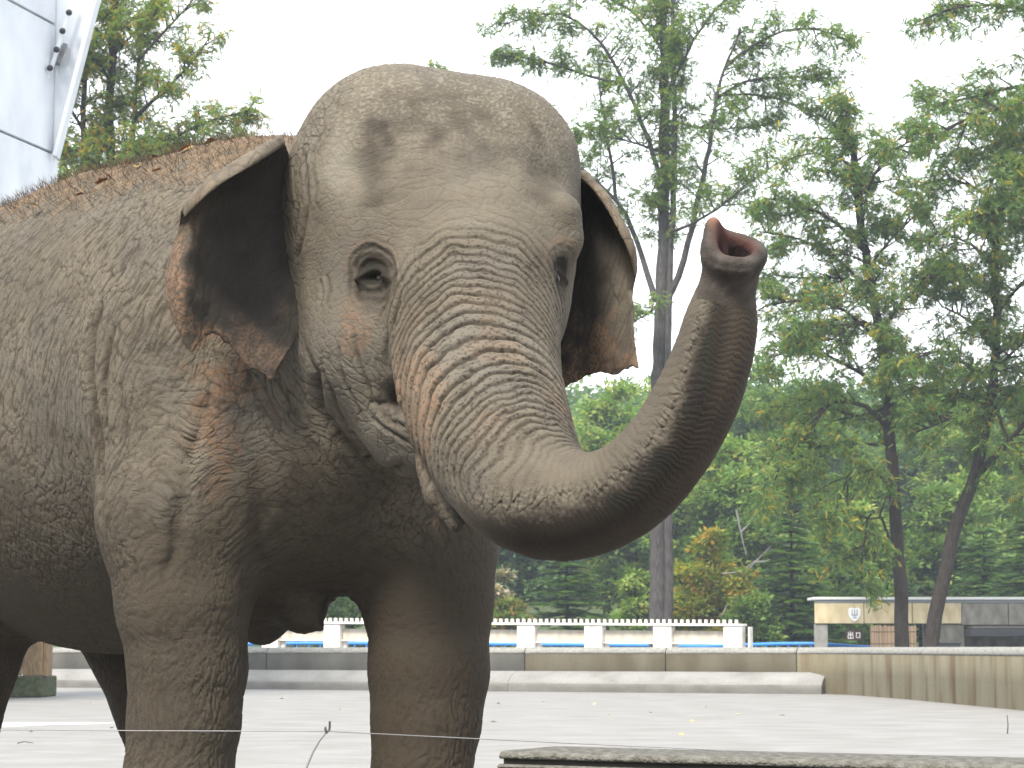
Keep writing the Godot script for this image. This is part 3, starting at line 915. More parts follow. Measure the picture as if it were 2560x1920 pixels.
	grown_tree("leaning_locust", "dark straight locust trunk in front of the cream exit house", Vector3(z2.x, 0, z2.z), [
		[0.20, 0.09, [Vector3(10.251, -0.196, -62), Vector3(10.179, 1.12, -62), Vector3(10.138, 2.803, -62), Vector3(10.029, 4.861, -62), Vector3(9.922, 7.057, -62), Vector3(9.769, 8.777, -62), Vector3(9.55, 10.259, -62), Vector3(9.362, 11.501, -62), Vector3(9.11, 13.169, -61.6), Vector3(9.003, 14.372, -61.4)], 3.2, 0.45],
		[0.08, 0.02, [Vector3(9.94, 6.69, -62), Vector3(9.242, 7.251, -61.5), Vector3(8.524, 7.392, -61.1), Vector3(8, 7.12, -60.8), Vector3(7.603, 6.203, -60.6), Vector3(7.345, 5.599, -60.5)], 3.4, 0.3],
		[0.07, 0.02, [Vector3(9.87, 7.547, -62), Vector3(9.177, 8.355, -62.6), Vector3(8.138, 8.915, -63.1), Vector3(6.936, 8.839, -63.5)], 3.6, 0.25],
		[0.06, 0.02, [Vector3(9.713, 9.024, -62), Vector3(8.634, 9.773, -61.2), Vector3(7.595, 9.929, -60.6), Vector3(6.462, 9.736, -60.1)], 3.6, 0.25],
		[0.06, 0.02, [Vector3(9.55, 10.259, -62), Vector3(8.715, 11.335, -62.5), Vector3(7.769, 11.889, -62.8), Vector3(6.694, 12.212, -63.2)], 3.6, 0.25],
		[0.06, 0.02, [Vector3(9.361, 11.439, -62), Vector3(8.335, 12.263, -61.4), Vector3(7.438, 12.558, -61), Vector3(6.549, 12.605, -60.6)], 3.6, 0.25],
		[0.05, 0.02, [Vector3(9.235, 12.748, -62), Vector3(8.618, 13.958, -62.4), Vector3(7.928, 14.422, -62.8)], 3.6, 0.25],
		[0.06, 0.02, [Vector3(9.717, 9.27, -62), Vector3(10.301, 10.11, -61), Vector3(11.047, 10.625, -60.4)], 3.6, 0.25],
		[0.05, 0.02, [Vector3(9.44, 11.004, -62), Vector3(10.421, 12.176, -63), Vector3(11.29, 12.923, -63.6)], 3.6, 0.25],
		[0.05, 0.015, [Vector3(10.009, 5.105, -62), Vector3(9.321, 5.668, -61.4), Vector3(8.657, 5.278, -61), Vector3(8.256, 4.31, -60.8)], 3.0, 0.3],
		[0.05, 0.015, [Vector3(10.118, 3.045, -62), Vector3(9.673, 4.228, -61.5), Vector3(9.286, 4.458, -61.3), Vector3(9.077, 3.615, -61.2), Vector3(8.989, 2.777, -61.1)], 2.6, 0.4],
		[0.05, 0.015, [Vector3(9.97, 6.323, -62), Vector3(8.312, 6.238, -61), Vector3(7.038, 5.71, -60.4), Vector3(6.277, 4.972, -60)], 3.4, 0.3],
		[0.05, 0.02, [Vector3(9.66, 9.517, -62), Vector3(8.784, 9.325, -60.6), Vector3(7.979, 8.765, -60), Vector3(6.964, 8.923, -59.4)], 3.6, 0.2],
		[0.05, 0.02, [Vector3(9.818, 8.039, -62), Vector3(10.603, 8.527, -63), Vector3(11.49, 8.496, -63.8)], 3.6, 0.2],
		[0.05, 0.02, [Vector3(9.276, 12.248, -62), Vector3(9.385, 13.05, -61), Vector3(9.788, 13.787, -60.4), Vector3(10.447, 14.067, -60)], 3.6, 0.2],
		[0.05, 0.02, [Vector3(9.122, 14.126, -62), Vector3(8.467, 14.701, -61.2), Vector3(8.051, 14.858, -60.8)], 3.6, 0.2],
		[0.05, 0.02, [Vector3(9.495, 10.631, -62), Vector3(8.609, 11.007, -63.6), Vector3(7.443, 11.133, -64.4)], 3.6, 0.2],
		[0.05, 0.02, [Vector3(9.902, 7.302, -62), Vector3(9.12, 7.174, -63.2), Vector3(8.236, 7.759, -64), Vector3(7.293, 7.567, -64.6)], 3.6, 0.2],
	], {"seed": 102, "reach": 1.75, "leaves": 21, "size": 0.56, "mesh": spray_mesh, "tones": cool, "bark": bark_dark, "droop": 0.13, "group": ""})
	var z3 := Vector3(10.725, 1, -61)
	grown_tree("forked_locust", "dark leaning locust with a forked trunk right of the straight one", Vector3(z3.x, 0, z3.z), [
		[0.21, 0.08, [Vector3(10.465, -0.177, -61), Vector3(10.727, 1.118, -61), Vector3(11.014, 2.419, -61), Vector3(11.456, 4.202, -61), Vector3(11.935, 5.398, -61), Vector3(12.213, 6.598, -61), Vector3(12.48, 7.804, -61), Vector3(12.6, 9.38, -61), Vector3(12.532, 11.021, -60.6), Vector3(12.607, 12.649, -60.2)], 3.2, 0.45],
		[0.11, 0.03, [Vector3(11.935, 5.374, -61), Vector3(12.436, 5.913, -60.7), Vector3(12.983, 6.543, -60.4), Vector3(13.628, 7.455, -60)], 2.8, 0.3],
		[0.06, 0.02, [Vector3(12.213, 6.598, -61), Vector3(12.834, 7.383, -61.6), Vector3(13.609, 8.285, -62)], 3.2, 0.3],
		[0.07, 0.02, [Vector3(12.438, 7.563, -61), Vector3(11.558, 8.312, -60.2), Vector3(10.643, 8.488, -59.7), Vector3(9.864, 8.085, -59.3)], 3.8, 0.25],
		[0.06, 0.02, [Vector3(12.535, 8.652, -61), Vector3(12.011, 9.613, -61.8), Vector3(11.377, 10.055, -62.3)], 3.8, 0.25],
		[0.06, 0.02, [Vector3(12.605, 9.623, -61), Vector3(13.15, 10.352, -60.2), Vector3(13.856, 10.736, -59.6)], 3.8, 0.25],
		[0.06, 0.02, [Vector3(12.633, 10.842, -61), Vector3(11.744, 11.438, -60.2), Vector3(10.822, 11.591, -59.7)], 3.8, 0.25],
		[0.06, 0.02, [Vector3(12.697, 12.067, -61), Vector3(13.493, 13.025, -61.5), Vector3(14.428, 13.458, -61.8)], 3.8, 0.25],
		[0.05, 0.02, [Vector3(12.281, 6.96, -61), Vector3(11.254, 6.862, -60), Vector3(10.317, 6.451, -59.4)], 3.6, 0.3],
		[0.05, 0.02, [Vector3(12.412, 7.442, -61), Vector3(12.834, 5.664, -59.8), Vector3(13.186, 4.467, -59.4)], 3.0, 0.4],
		[0.06, 0.02, [Vector3(12.718, 12.435, -61), Vector3(11.934, 12.932, -60.4), Vector3(11.142, 12.974, -60), Vector3(10.473, 12.774, -59.6)], 3.8, 0.2],
		[0.06, 0.02, [Vector3(12.592, 10.11, -61), Vector3(11.488, 10.378, -59.6), Vector3(10.322, 10.283, -59)], 3.8, 0.2],
		[0.05, 0.02, [Vector3(12.346, 7.201, -61), Vector3(11.764, 7.67, -62), Vector3(11.01, 7.487, -62.6)], 3.6, 0.2],
		[0.05, 0.02, [Vector3(12.774, 12.804, -61), Vector3(13.038, 13.909, -60.4), Vector3(13.567, 14.554, -60)], 3.6, 0.2],
		[0.05, 0.02, [Vector3(12.488, 8.167, -61), Vector3(13.112, 8.791, -60.2), Vector3(13.739, 8.977, -59.8)], 3.6, 0.2],
	], {"seed": 103, "reach": 1.7, "leaves": 21, "size": 0.56, "mesh": spray_mesh, "tones": cool, "bark": bark_dark, "droop": 0.13})
	grown_tree("overhanging_locust", "locust limb reaching in from the right edge over the forked tree", Vector3(14.822, 1, -58) * Vector3(1, 0, 1), [
		[0.24, 0.12, [Vector3(14.847, -0.119, -58), Vector3(14.886, 3.252, -58), Vector3(14.82, 8.968, -58), Vector3(14.688, 12.458, -58), Vector3(14.538, 15.402, -58), Vector3(14.518, 18.978, -58)], 1.5, 0.5],
		[0.10, 0.03, [Vector3(14.739, 12.224, -58), Vector3(13.572, 13.873, -57.5), Vector3(12.623, 14.294, -57.2), Vector3(11.488, 14.004, -56.8), Vector3(10.403, 13.419, -56.5), Vector3(9.555, 12.898, -56.2)], 3.6, 0.2],
		[0.07, 0.02, [Vector3(14.621, 14.22, -58), Vector3(13.742, 15.192, -58.6), Vector3(12.772, 15.169, -59), Vector3(11.666, 14.962, -59.4), Vector3(10.547, 14.874, -59.8)], 3.6, 0.2],
		[0.06, 0.02, [Vector3(14.764, 11.056, -58), Vector3(13.528, 12.26, -57), Vector3(12.497, 12.484, -56.4), Vector3(11.401, 12.176, -56)], 3.6, 0.25],
		[0.06, 0.02, [Vector3(14.538, 15.402, -58), Vector3(13.611, 16.309, -57.4), Vector3(12.5, 16.67, -57), Vector3(11.167, 16.677, -56.6), Vector3(10.085, 16.247, -56.3)], 2.6, 0.3],
		[0.06, 0.02, [Vector3(14.783, 9.662, -58), Vector3(13.835, 10.673, -58.5), Vector3(12.986, 11.195, -58.8)], 3.4, 0.3],
		[0.06, 0.02, [Vector3(14.717, 12.692, -58), Vector3(14.028, 13.61, -59), Vector3(13.033, 14.023, -59.8), Vector3(11.832, 13.787, -60.4)], 3.6, 0.2],
		[0.06, 0.02, [Vector3(14.796, 10.126, -58), Vector3(13.57, 11.305, -56.8), Vector3(12.208, 11.535, -56.2), Vector3(11.008, 11.236, -55.8)], 3.6, 0.25],
	], {"seed": 104, "reach": 1.7, "leaves": 21, "size": 0.56, "mesh": spray_mesh, "tones": cool, "bark": bark_dark, "droop": 0.13})
	# the yellowing locust behind the elephant house
	grown_tree("yellowing_locust", "bushy yellow flecked locust between the white elephant house and elephant's back", Vector3(-11.18, 1, -66) * Vector3(1, 0, 1), [
		[0.22, 0.10, [Vector3(-11.104, 0.363, -66), Vector3(-11.263, 7.448, -66), Vector3(-11.356, 13.772, -66), Vector3(-11.465, 16.044, -66), Vector3(-11.371, 18.063, -66), Vector3(-11.345, 20.231, -66)], 2.6, 0.5],
		[0.14, 0.06, [Vector3(-11.617, 0.363, -66), Vector3(-11.717, 8.755, -66), Vector3(-12.012, 13.772, -66), Vector3(-12.096, 15.93, -65.5), Vector3(-11.956, 18.123, -65.2), Vector3(-11.831, 20.208, -65)], 2.6, 0.5],
		[0.13, 0.05, [Vector3(-10.719, 0.363, -66), Vector3(-10.742, 8.755, -66), Vector3(-10.897, 13.772, -66), Vector3(-10.82, 16.023, -66.5), Vector3(-10.769, 17.996, -66.8), Vector3(-10.427, 19.695, -67)], 2.6, 0.5],
		[0.07, 0.02, [Vector3(-10.907, 14.305, -66), Vector3(-9.976, 14.978, -65.4), Vector3(-9.016, 15.42, -65), Vector3(-8.064, 15.659, -64.6), Vector3(-7.196, 15.813, -64.3)], 4.2, 0.15],
		[0.06, 0.02, [Vector3(-10.705, 14.038, -66), Vector3(-9.756, 14.965, -66.6), Vector3(-8.887, 15.456, -67), Vector3(-7.991, 15.657, -67.3)], 4.2, 0.15],
		[0.07, 0.02, [Vector3(-10.765, 15.91, -66), Vector3(-9.841, 16.525, -65.2), Vector3(-9.144, 17.09, -64.8), Vector3(-8.456, 17.847, -64.4)], 4.2, 0.15],
		[0.06, 0.02, [Vector3(-10.637, 17.658, -66), Vector3(-10.067, 18.6, -66.5), Vector3(-9.454, 19.365, -66.8), Vector3(-8.955, 20.108, -67)], 4.2, 0.2],
		[0.06, 0.02, [Vector3(-11.366, 14.305, -66), Vector3(-12.02, 14.803, -65.2), Vector3(-12.465, 14.85, -64.8)], 4.2, 0.15],
		[0.06, 0.02, [Vector3(-12.044, 15.374, -66), Vector3(-12.475, 16.173, -65.4), Vector3(-12.931, 16.742, -65)], 4.2, 0.15],
		[0.06, 0.02, [Vector3(-11.413, 15.374, -66), Vector3(-10.398, 14.718, -64.8), Vector3(-9.556, 14.112, -64.4), Vector3(-8.731, 13.902, -64)], 4.2, 0.15],
		[0.06, 0.02, [Vector3(-11.417, 16.984, -66), Vector3(-11.779, 17.538, -65), Vector3(-12.341, 17.807, -64.5)], 4.2, 0.15],
		[0.05, 0.02, [Vector3(-11.366, 17.793, -66), Vector3(-10.46, 18.283, -64.8), Vector3(-9.853, 18.386, -64.2)], 4.2, 0.15],
		[0.05, 0.02, [Vector3(-11.881, 13.772, -66), Vector3(-12.188, 13.932, -64.8), Vector3(-12.625, 13.852, -64.4)], 4.2, 0.1],
		[0.05, 0.02, [Vector3(-10.829, 13.639, -66), Vector3(-9.993, 13.67, -64.8), Vector3(-9.038, 13.722, -64.4), Vector3(-8.1, 14.29, -64)], 4.2, 0.1],
	], {"seed": 105, "reach": 1.35, "leaves": 17, "size": 0.58, "mesh": spray_mesh, "tones": mixed, "bark": bark_dark, "droop": 0.10})
	grown_tree("hidden_locust", "slender tree whose tip just shows above the elephant's head", Vector3(-2.317, 1, -74) * Vector3(1, 0, 1), [
		[0.16, 0.02, [Vector3(-2.315, 0.286, -74), Vector3(-2.426, 11.166, -74), Vector3(-2.416, 16.666, -74), Vector3(-2.393, 18.394, -74)], 2.4, 0.5],
		[0.02, 0.01, [Vector3(-2.393, 18.394, -74), Vector3(-2.454, 18.922, -74), Vector3(-2.381, 19.254, -74)], 2.4, 0.5],
	], {"seed": 106, "reach": 0.8, "leaves": 8, "size": 0.9, "mesh": spray_mesh, "tones": fresh, "bark": bark_dark, "droop": 0.10})
	# firs
	var firs := [Color(0.085, 0.16, 0.07), Color(0.10, 0.18, 0.075), Color(0.125, 0.205, 0.075), Color(0.17, 0.24, 0.08)]
	fir("fir_tree", "spreading green fir directly behind the white fence under the trunk", Vector3(1.736, 1, -75) * Vector3(1, 0, 1), 4.5, 2.0, 201, firs)
	fir("fir_tree", "dark pointed fir left of the exit house", Vector3(8.722, 1, -74) * Vector3(1, 0, 1), 5.2, 1.9, 202, firs)
	fir("fir_tree", "light green young fir above the exit house roof", Vector3(16.729, 1, -84) * Vector3(1, 0, 1), 5.4, 1.7, 203, [Color(0.0879, 0.171, 0.0762), Color(0.107, 0.205, 0.0839), Color(0.136, 0.24, 0.0915)])
	fir("fir_tree", "dark fir at the right edge behind the exit house", Vector3(17.644, 1, -80) * Vector3(1, 0, 1), 7.0, 2.2, 204, firs)
	fir("fir_tree", "small fir behind the forked locust's foot", Vector3(15.129, 1, -88) * Vector3(1, 0, 1), 4.6, 1.5, 205, firs)
	# bushes and trees of the wood's edge: place, top, half width, depth, tones, leaves
	var green := [Color(0.0976, 0.171, 0.0457), Color(0.128, 0.213, 0.0534), Color(0.156, 0.24, 0.061), Color(0.215, 0.273, 0.0686)]
	var lime := [Color(0.146, 0.24, 0.0534), Color(0.195, 0.29, 0.0686), Color(0.255, 0.325, 0.0762), Color(0.331, 0.341, 0.0915)]
	var gold := [Color(0.175, 0.237, 0.0438), Color(0.275, 0.288, 0.0438), Color(0.4, 0.338, 0.0438), Color(0.475, 0.275, 0.0375)]
	var rusty := [Color(0.13, 0.19, 0.05), Color(0.16, 0.19, 0.05), Color(0.26, 0.13, 0.05)]
	var deep := [Color(0.0684, 0.128, 0.0534), Color(0.0879, 0.154, 0.061), Color(0.117, 0.188, 0.0762)]
	var row := [
		["bush", "low green and russet bush seen between the elephant's front legs", 750, 1255, 70, -76, green, 26, 0.9],
		["bush", "low bush with red leaves beside the elephant's left foreleg", 1095, 1270, 60, -73, rusty, 18, 0.8],
		["bush", "pale seeding bush showing beside the elephant's foreleg", 1075, 1200, 40, -78, [Color(0.312, 0.273, 0.195), Color(0.468, 0.396, 0.293), Color(0.156, 0.164, 0.0732)], 14, 0.7],
		["yellow_shrub", "tall yellow and orange shrub right of the locust stems", 1530, 1130, 75, -76, gold, 40, 0.95],
		["yellow_shrub", "smaller orange flecked shrub beside the dark fir", 1612, 1225, 45, -75, gold, 22, 0.8],
		["bush", "leafy green bush behind the toothed fence at its right end", 1620, 1265, 60, -73, green, 26, 0.9],
		["bush", "bright green bush at the foot of the twin grey stems", 1380, 1230, 60, -78, lime, 24, 0.9],
		["bush", "yellow green bush against the twin grey stems", 1475, 1190, 45, -77, [Color(0.156, 0.205, 0.0366), Color(0.25, 0.246, 0.0366), Color(0.343, 0.273, 0.0366)], 20, 0.8],
		["broadleaf_tree", "light green tree in front of the hill right of the raised trunk", 1560, 900, 100, -90, lime, 60, 1.1],
		["broadleaf_tree", "tall light green tree between the trunk tip and the straight locust", 1700, 740, 110, -98, green, 64, 1.3],
		["broadleaf_tree", "yellow green tree low behind the straight locust", 1850, 1060, 80, -84, lime, 44, 1.0],
		["broadleaf_tree", "bright tree between the leaning trunks above the roof", 2030, 1040, 80, -88, green, 44, 1.0],
		["broadleaf_tree", "tall pale tree behind the forked locust's crown", 2090, 760, 100, -108, lime, 60, 1.3],
		["broadleaf_tree", "dim tree standing behind the elephant's shoulder", 640, 1080, 120, -98, green, 44, 1.3],
		["broadleaf_tree", "dim tree standing behind the elephant's flank", 330, 1000, 130, -104, deep, 44, 1.4],
		["broadleaf_tree", "dim tree standing behind the elephant's throat", 880, 1010, 120, -96, green, 44, 1.3],
		["broadleaf_tree", "rounded light green tree below the elephant's left ear", 1300, 800, 110, -95, lime, 60, 1.2],
		["broadleaf_tree", "mid green tree behind the bend of the trunk", 1390, 980, 90, -90, green, 50, 1.1],
		["broadleaf_tree", "dark tree behind the elephant's foreleg and trunk", 1130, 1000, 110, -92, deep, 50, 1.2],
		["broadleaf_tree", "pale green tree left of the raised trunk's upper half", 1470, 700, 110, -110, lime, 60, 1.4],
		["broadleaf_tree", "blue green tree right of the raised trunk", 1640, 820, 120, -104, deep, 60, 1.4],
		["broadleaf_tree", "green tree behind the dead grey branches", 1600, 1000, 100, -88, green, 54, 1.1],
		["broadleaf_tree", "soft green tree behind the straight locust trunk", 1830, 1000, 110, -92, green, 54, 1.2],
		["broadleaf_tree", "tall dim tree between the straight and forked locusts", 1980, 900, 100, -112, deep, 54, 1.4],
		["broadleaf_tree", "yellowish tree right of the forked locust", 2120, 1010, 90, -96, lime, 50, 1.2],
		["broadleaf_tree", "tall green tree at the right edge behind the forked locust", 2210, 880, 100, -100, green, 54, 1.3],
		["broadleaf_tree", "dim tree filling the gap above the dark fir", 1740, 880, 100, -115, deep, 50, 1.4],
		["broadleaf_tree", "round tree above the exit house's left corner", 1790, 1120, 70, -82, green, 36, 0.9],
		["broadleaf_tree", "bushy tree behind the exit house roof by the trunks", 1890, 1160, 60, -86, deep, 32, 0.9],
	]
	for i in row.size():
		var q: Array = row[i]
		var at := Vector3((q[2] - 1106) / 5110.0 * -q[5], 0, q[5])
		at.y = ground_height(at.x, at.z)
		var tall: float = 1.0 + (1400 - q[3]) / 5110.0 * -q[5] - at.y
		var wide: float = q[4] / 5110.0 * -q[5] * 1.1
		clumped_tree(q[0], q[1], "tree" if q[0] == "broadleaf_tree" else "bush", at, tall, wide, {"seed": 300 + i, "clumps": q[7], "clump": q[8] * (0.55 if q[0] != "broadleaf_tree" else 0.85), "leaves": 46, "size": 0.8 if q[0] != "broadleaf_tree" else 1.25, "tones": q[6], "stem": 0.12 if q[0] != "broadleaf_tree" else 0.22})
	# bare grey branches among the shrubs
	var dead := thing("dead_branches", "bare grey dead branches sticking out of the yellow shrubs", "branch", Vector3(7.223, 2.598, -75))
	var o0 := Vector3(7.223, 2.598, -75)
	for line in [[Vector3(6.632, 2.016, -75), Vector3(7.229, 3.182, -75), Vector3(7.674, 3.693, -75), Vector3(8.193, 4.204, -75)], [Vector3(7.674, 3.693, -75), Vector3(8.041, 3.736, -75), Vector3(8.291, 3.839, -75)], [Vector3(7.106, 5.377, -75), Vector3(7.245, 4.644, -75), Vector3(7.413, 3.912, -75)], [Vector3(7.245, 4.644, -75), Vector3(7.541, 4.937, -75), Vector3(7.842, 5.524, -75)], [Vector3(6.645, 3.327, -75), Vector3(7.231, 3.4, -75), Vector3(7.822, 3.839, -75)]]:
		part("dead_branch", tube_mesh(line.map(func(p): return p - o0), 0.035, 0.01, 6), plain(Color(0.24, 0.23, 0.22), 0.9), dead)
	# the wooded hill beyond
	var rng := RandomNumberGenerator.new()
	rng.seed = 77
	var spots: Array = []
	for i in 3400:
		var z := -rng.randf_range(112.0, 185.0)
		var x := rng.randf_range(-0.03, 0.24) * -z + rng.randf_range(-6, 6)
		if i >= 1500:
			x = rng.randf_range(-0.55, 0.6) * -z
		var h := rng.randf_range(3.0, 7.0)
		var y := ground_height(x, z)
		for k in 18:
			var e := toss(rng) * Vector3(1.9, h * 0.42, 1.9) * pow(rng.randf(), 0.4)
			spots.append(Transform3D(Basis.from_euler(Vector3(rng.randf_range(-0.8, 0.8), rng.randf() * TAU, 0)) * rng.randf_range(2.2, 3.6), Vector3(x, y + h * 0.62, z) + e))
	var mm := MultiMesh.new()
	mm.transform_format = MultiMesh.TRANSFORM_3D
	mm.use_colors = true
	mm.mesh = tuft_mesh
	mm.instance_count = spots.size()
	for i in spots.size():
		mm.set_instance_transform(i, spots[i])
		var c: Color = (deep + green)[rng.randi() % 6] * rng.randf_range(0.7, 1.2)
		c.a = 1.0
		mm.set_instance_color(i, c)
	var wood := MultiMeshInstance3D.new()
	wood.name = "hill_wood"
	wood.multimesh = mm
	wood.material_override = leaf_mat
	add_child(wood)
	tag(wood, "hazy dark wood covering the far hill behind the trees", "wood", "", "stuff")

# ---------------------------------------------------------------- the elephant
var bone_a := PackedVector3Array()
var bone_d := PackedVector3Array()
var bone_n := PackedFloat32Array()      # per bone: 1/len2, ra, rb-ra, blend
var lump_c := PackedVector3Array()
var lump_m: Array[Basis] = []
var lump_r := PackedVector3Array()
var lump_k := PackedFloat32Array()
const CELL := 0.022
const BLOCK := 8
const LOW := Vector3(-3.2, -0.02, -9.76)
const SPAN := Vector3i(24, 16, 26)
var block_ids := {}
var block_out: Array = []
var block_keys: Array = []


func shape_distance(p: Vector3, ids: PackedInt32Array) -> float:
	var d := 9.0
	var nb := bone_a.size()
	for id in ids:
		var e: float
		var k: float
		if id < nb:
			var v := p - bone_a[id]
			var b := bone_d[id]
			var o := id * 4
			var t := clampf(v.dot(b) * bone_n[o], 0.0, 1.0)
			e = (v - b * t).length() - bone_n[o + 1] - bone_n[o + 2] * t
			k = bone_n[o + 3]
		else:
			var i := id - nb
			var u := lump_m[i] * (p - lump_c[i])
			var k0 := u.length()
			e = k0 * (k0 - 1.0) / maxf((u / lump_r[i]).length(), 0.000001)
			k = lump_k[i]
		var h := maxf(k - absf(d - e), 0.0) / k
		d = minf(d, e) - h * h * k * 0.25
	return d


func shape_normal(p: Vector3, ids: PackedInt32Array) -> Vector3:
	const E := 0.004
	var a := shape_distance(p + Vector3(E, -E, -E), ids)
	var b := shape_distance(p + Vector3(-E, -E, E), ids)
	var c := shape_distance(p + Vector3(-E, E, -E), ids)
	var d := shape_distance(p + Vector3(E, E, E), ids)
	return Vector3(a - b - c + d, -a - b + c + d, -a + b - c + d).normalized()


func prepare_shape() -> void:
	for q in BONES:
		var a: Vector3 = q[0]
		var b: Vector3 = q[2]
		bone_a.append(a)
		bone_d.append(b - a)
		bone_n.append_array(PackedFloat32Array([1.0 / (b - a).length_squared(), q[1], q[3] - q[1], q[4]]))
	for q in LUMPS:
		var r: Vector3 = q[1]
		var turn: float = deg_to_rad(42.0 if q[3] == 0 else 18.0)
		var ax: Array = [Vector3(sin(turn), 0, cos(turn)), Vector3.UP, Vector3(-cos(turn), 0, sin(turn))]
		if q[3] == 1:
			ax = [Vector3(cos(turn), 0, -sin(turn)), Vector3.UP, Vector3(sin(turn), 0, cos(turn))]
		var rows := Basis(ax[0] / r.x, ax[1] / r.y, ax[2] / r.z).transposed()
		lump_c.append(q[0])
		lump_m.append(rows)
		lump_r.append(r)
		lump_k.append(q[2])
	var all := PackedInt32Array(range(bone_a.size() + lump_c.size()))
	var side := CELL * BLOCK
	var reach := side * 0.87
	for i in SPAN.x:
		for j in SPAN.y:
			for k in SPAN.z:
				var c := LOW + Vector3(i + 0.5, j + 0.5, k + 0.5) * side
				if absf(shape_distance(c, all)) > reach + 0.03:
					continue
				var ds := PackedFloat32Array()
				var least := 9.0
				for id in all:
					var e := shape_distance(c, PackedInt32Array([id]))
					ds.append(e)
					least = minf(least, e)
				var ids := PackedInt32Array()
				for id in all:
					if ds[id] < maxf(least, 0.0) + reach * 2.0 + 0.2:
						ids.append(id)
				block_ids[Vector3i(i, j, k)] = ids


func mesh_block(n: int) -> void:
	var key: Vector3i = block_keys[n]
	var ids: PackedInt32Array = block_ids[key]
	var base := LOW + Vector3(key) * (CELL * BLOCK)
	const N := BLOCK + 1
	var d := PackedFloat32Array()
	d.resize(N * N * N)
	d.fill(1.0)
	# corners, skipping the eighths that the surface does not reach
	var filled := PackedByteArray()
	filled.resize(N * N * N)
	for a in 2:
		for b in 2:
			for c in 2:
				var mid := base + Vector3(a * 4 + 2, b * 4 + 2, c * 4 + 2) * CELL
				var dm := shape_distance(mid, ids)
				var far := absf(dm) > CELL * 4.0
				for i in range(a * 4, a * 4 + 5):
					for j in range(b * 4, b * 4 + 5):
						for k in range(c * 4, c * 4 + 5):
							var at := (i * N + j) * N + k
							if filled[at] == 2 or far and filled[at]:
								continue
							filled[at] = 1 if far else 2
							d[at] = dm if far else shape_distance(base + Vector3(i, j, k) * CELL, ids)
	var cells := PackedInt32Array()
	var verts := PackedVector3Array()
	var norms := PackedVector3Array()
	for i in BLOCK:
		for j in BLOCK:
			for k in BLOCK:
				var o := (i * N + j) * N + k
				var c0 := d[o]
				var c1 := d[o + N * N]
				var c2 := d[o + N]
				var c3 := d[o + 1]
				var mask := 0
				mask += 1 if c0 < 0.0 else 0
				mask += 1 if c1 < 0.0 else 0
				mask += 1 if c2 < 0.0 else 0
				mask += 1 if c3 < 0.0 else 0
				mask += 1 if d[o + N * N + N] < 0.0 else 0
				mask += 1 if d[o + N * N + 1] < 0.0 else 0
				mask += 1 if d[o + N + 1] < 0.0 else 0
				mask += 1 if d[o + N * N + N + 1] < 0.0 else 0
				if mask == 0 or mask == 8:
					continue
				var p := base + Vector3(i + 0.5, j + 0.5, k + 0.5) * CELL
				var nn := shape_normal(p, ids)
				p -= nn * clampf(shape_distance(p, ids), -CELL, CELL)
				nn = shape_normal(p, ids)
				p -= nn * clampf(shape_distance(p, ids), -0.005, 0.005)
				var bits := (1 if c0 < 0.0 else 0) | (2 if (c0 < 0.0) != (c1 < 0.0) else 0) | (4 if (c0 < 0.0) != (c2 < 0.0) else 0) | (8 if (c0 < 0.0) != (c3 < 0.0) else 0)
				cells.append_array(PackedInt32Array([i, j, k, bits]))
				verts.append(p)
				norms.append(nn)
	block_out[n] = [cells, verts, norms]


var ev := PackedVector3Array()
var en := PackedVector3Array()
var eq := PackedInt32Array()


func cell_id(c: Vector3i) -> int:
	return (c.x * 512 + c.y) * 512 + c.z


func body_surface() -> void:
	prepare_shape()
	block_keys = block_ids.keys()
	block_out.resize(block_keys.size())
	var job := WorkerThreadPool.add_group_task(mesh_block, block_keys.size(), -1, true)
	WorkerThreadPool.wait_for_group_task_completion(job)
	var index := {}
	var bits_of := PackedInt32Array()
	var cell_of: Array[Vector3i] = []
	for n in block_keys.size():
		var r: Array = block_out[n]
		var cells: PackedInt32Array = r[0]
		var verts: PackedVector3Array = r[1]
		var norms: PackedVector3Array = r[2]
		var k0: Vector3i = block_keys[n] * BLOCK
		for m in verts.size():
			var c := k0 + Vector3i(cells[m * 4], cells[m * 4 + 1], cells[m * 4 + 2])
			index[cell_id(c)] = ev.size()
			cell_of.append(c)
			bits_of.append(cells[m * 4 + 3])
			ev.append(verts[m])
			en.append(norms[m])
	var steps := [1 << 18, 512, 1]
	for v in ev.size():
		var bits := bits_of[v]
		if bits < 2:
			continue
		var c := cell_id(cell_of[v])
		var inside := bits & 1
		for axis in 3:
			if not bits & (2 << axis):
				continue
			var u: int = steps[(axis + 1) % 3]
			var w: int = steps[(axis + 2) % 3]
			var a: int = index.get(c - u, -1)
			var b: int = index.get(c - u - w, -1)
			var e: int = index.get(c - w, -1)
			if a < 0 or b < 0 or e < 0:
				continue
			if inside:
				eq.append_array(PackedInt32Array([v, e, b, a]))
			else:
				eq.append_array(PackedInt32Array([v, a, b, e]))


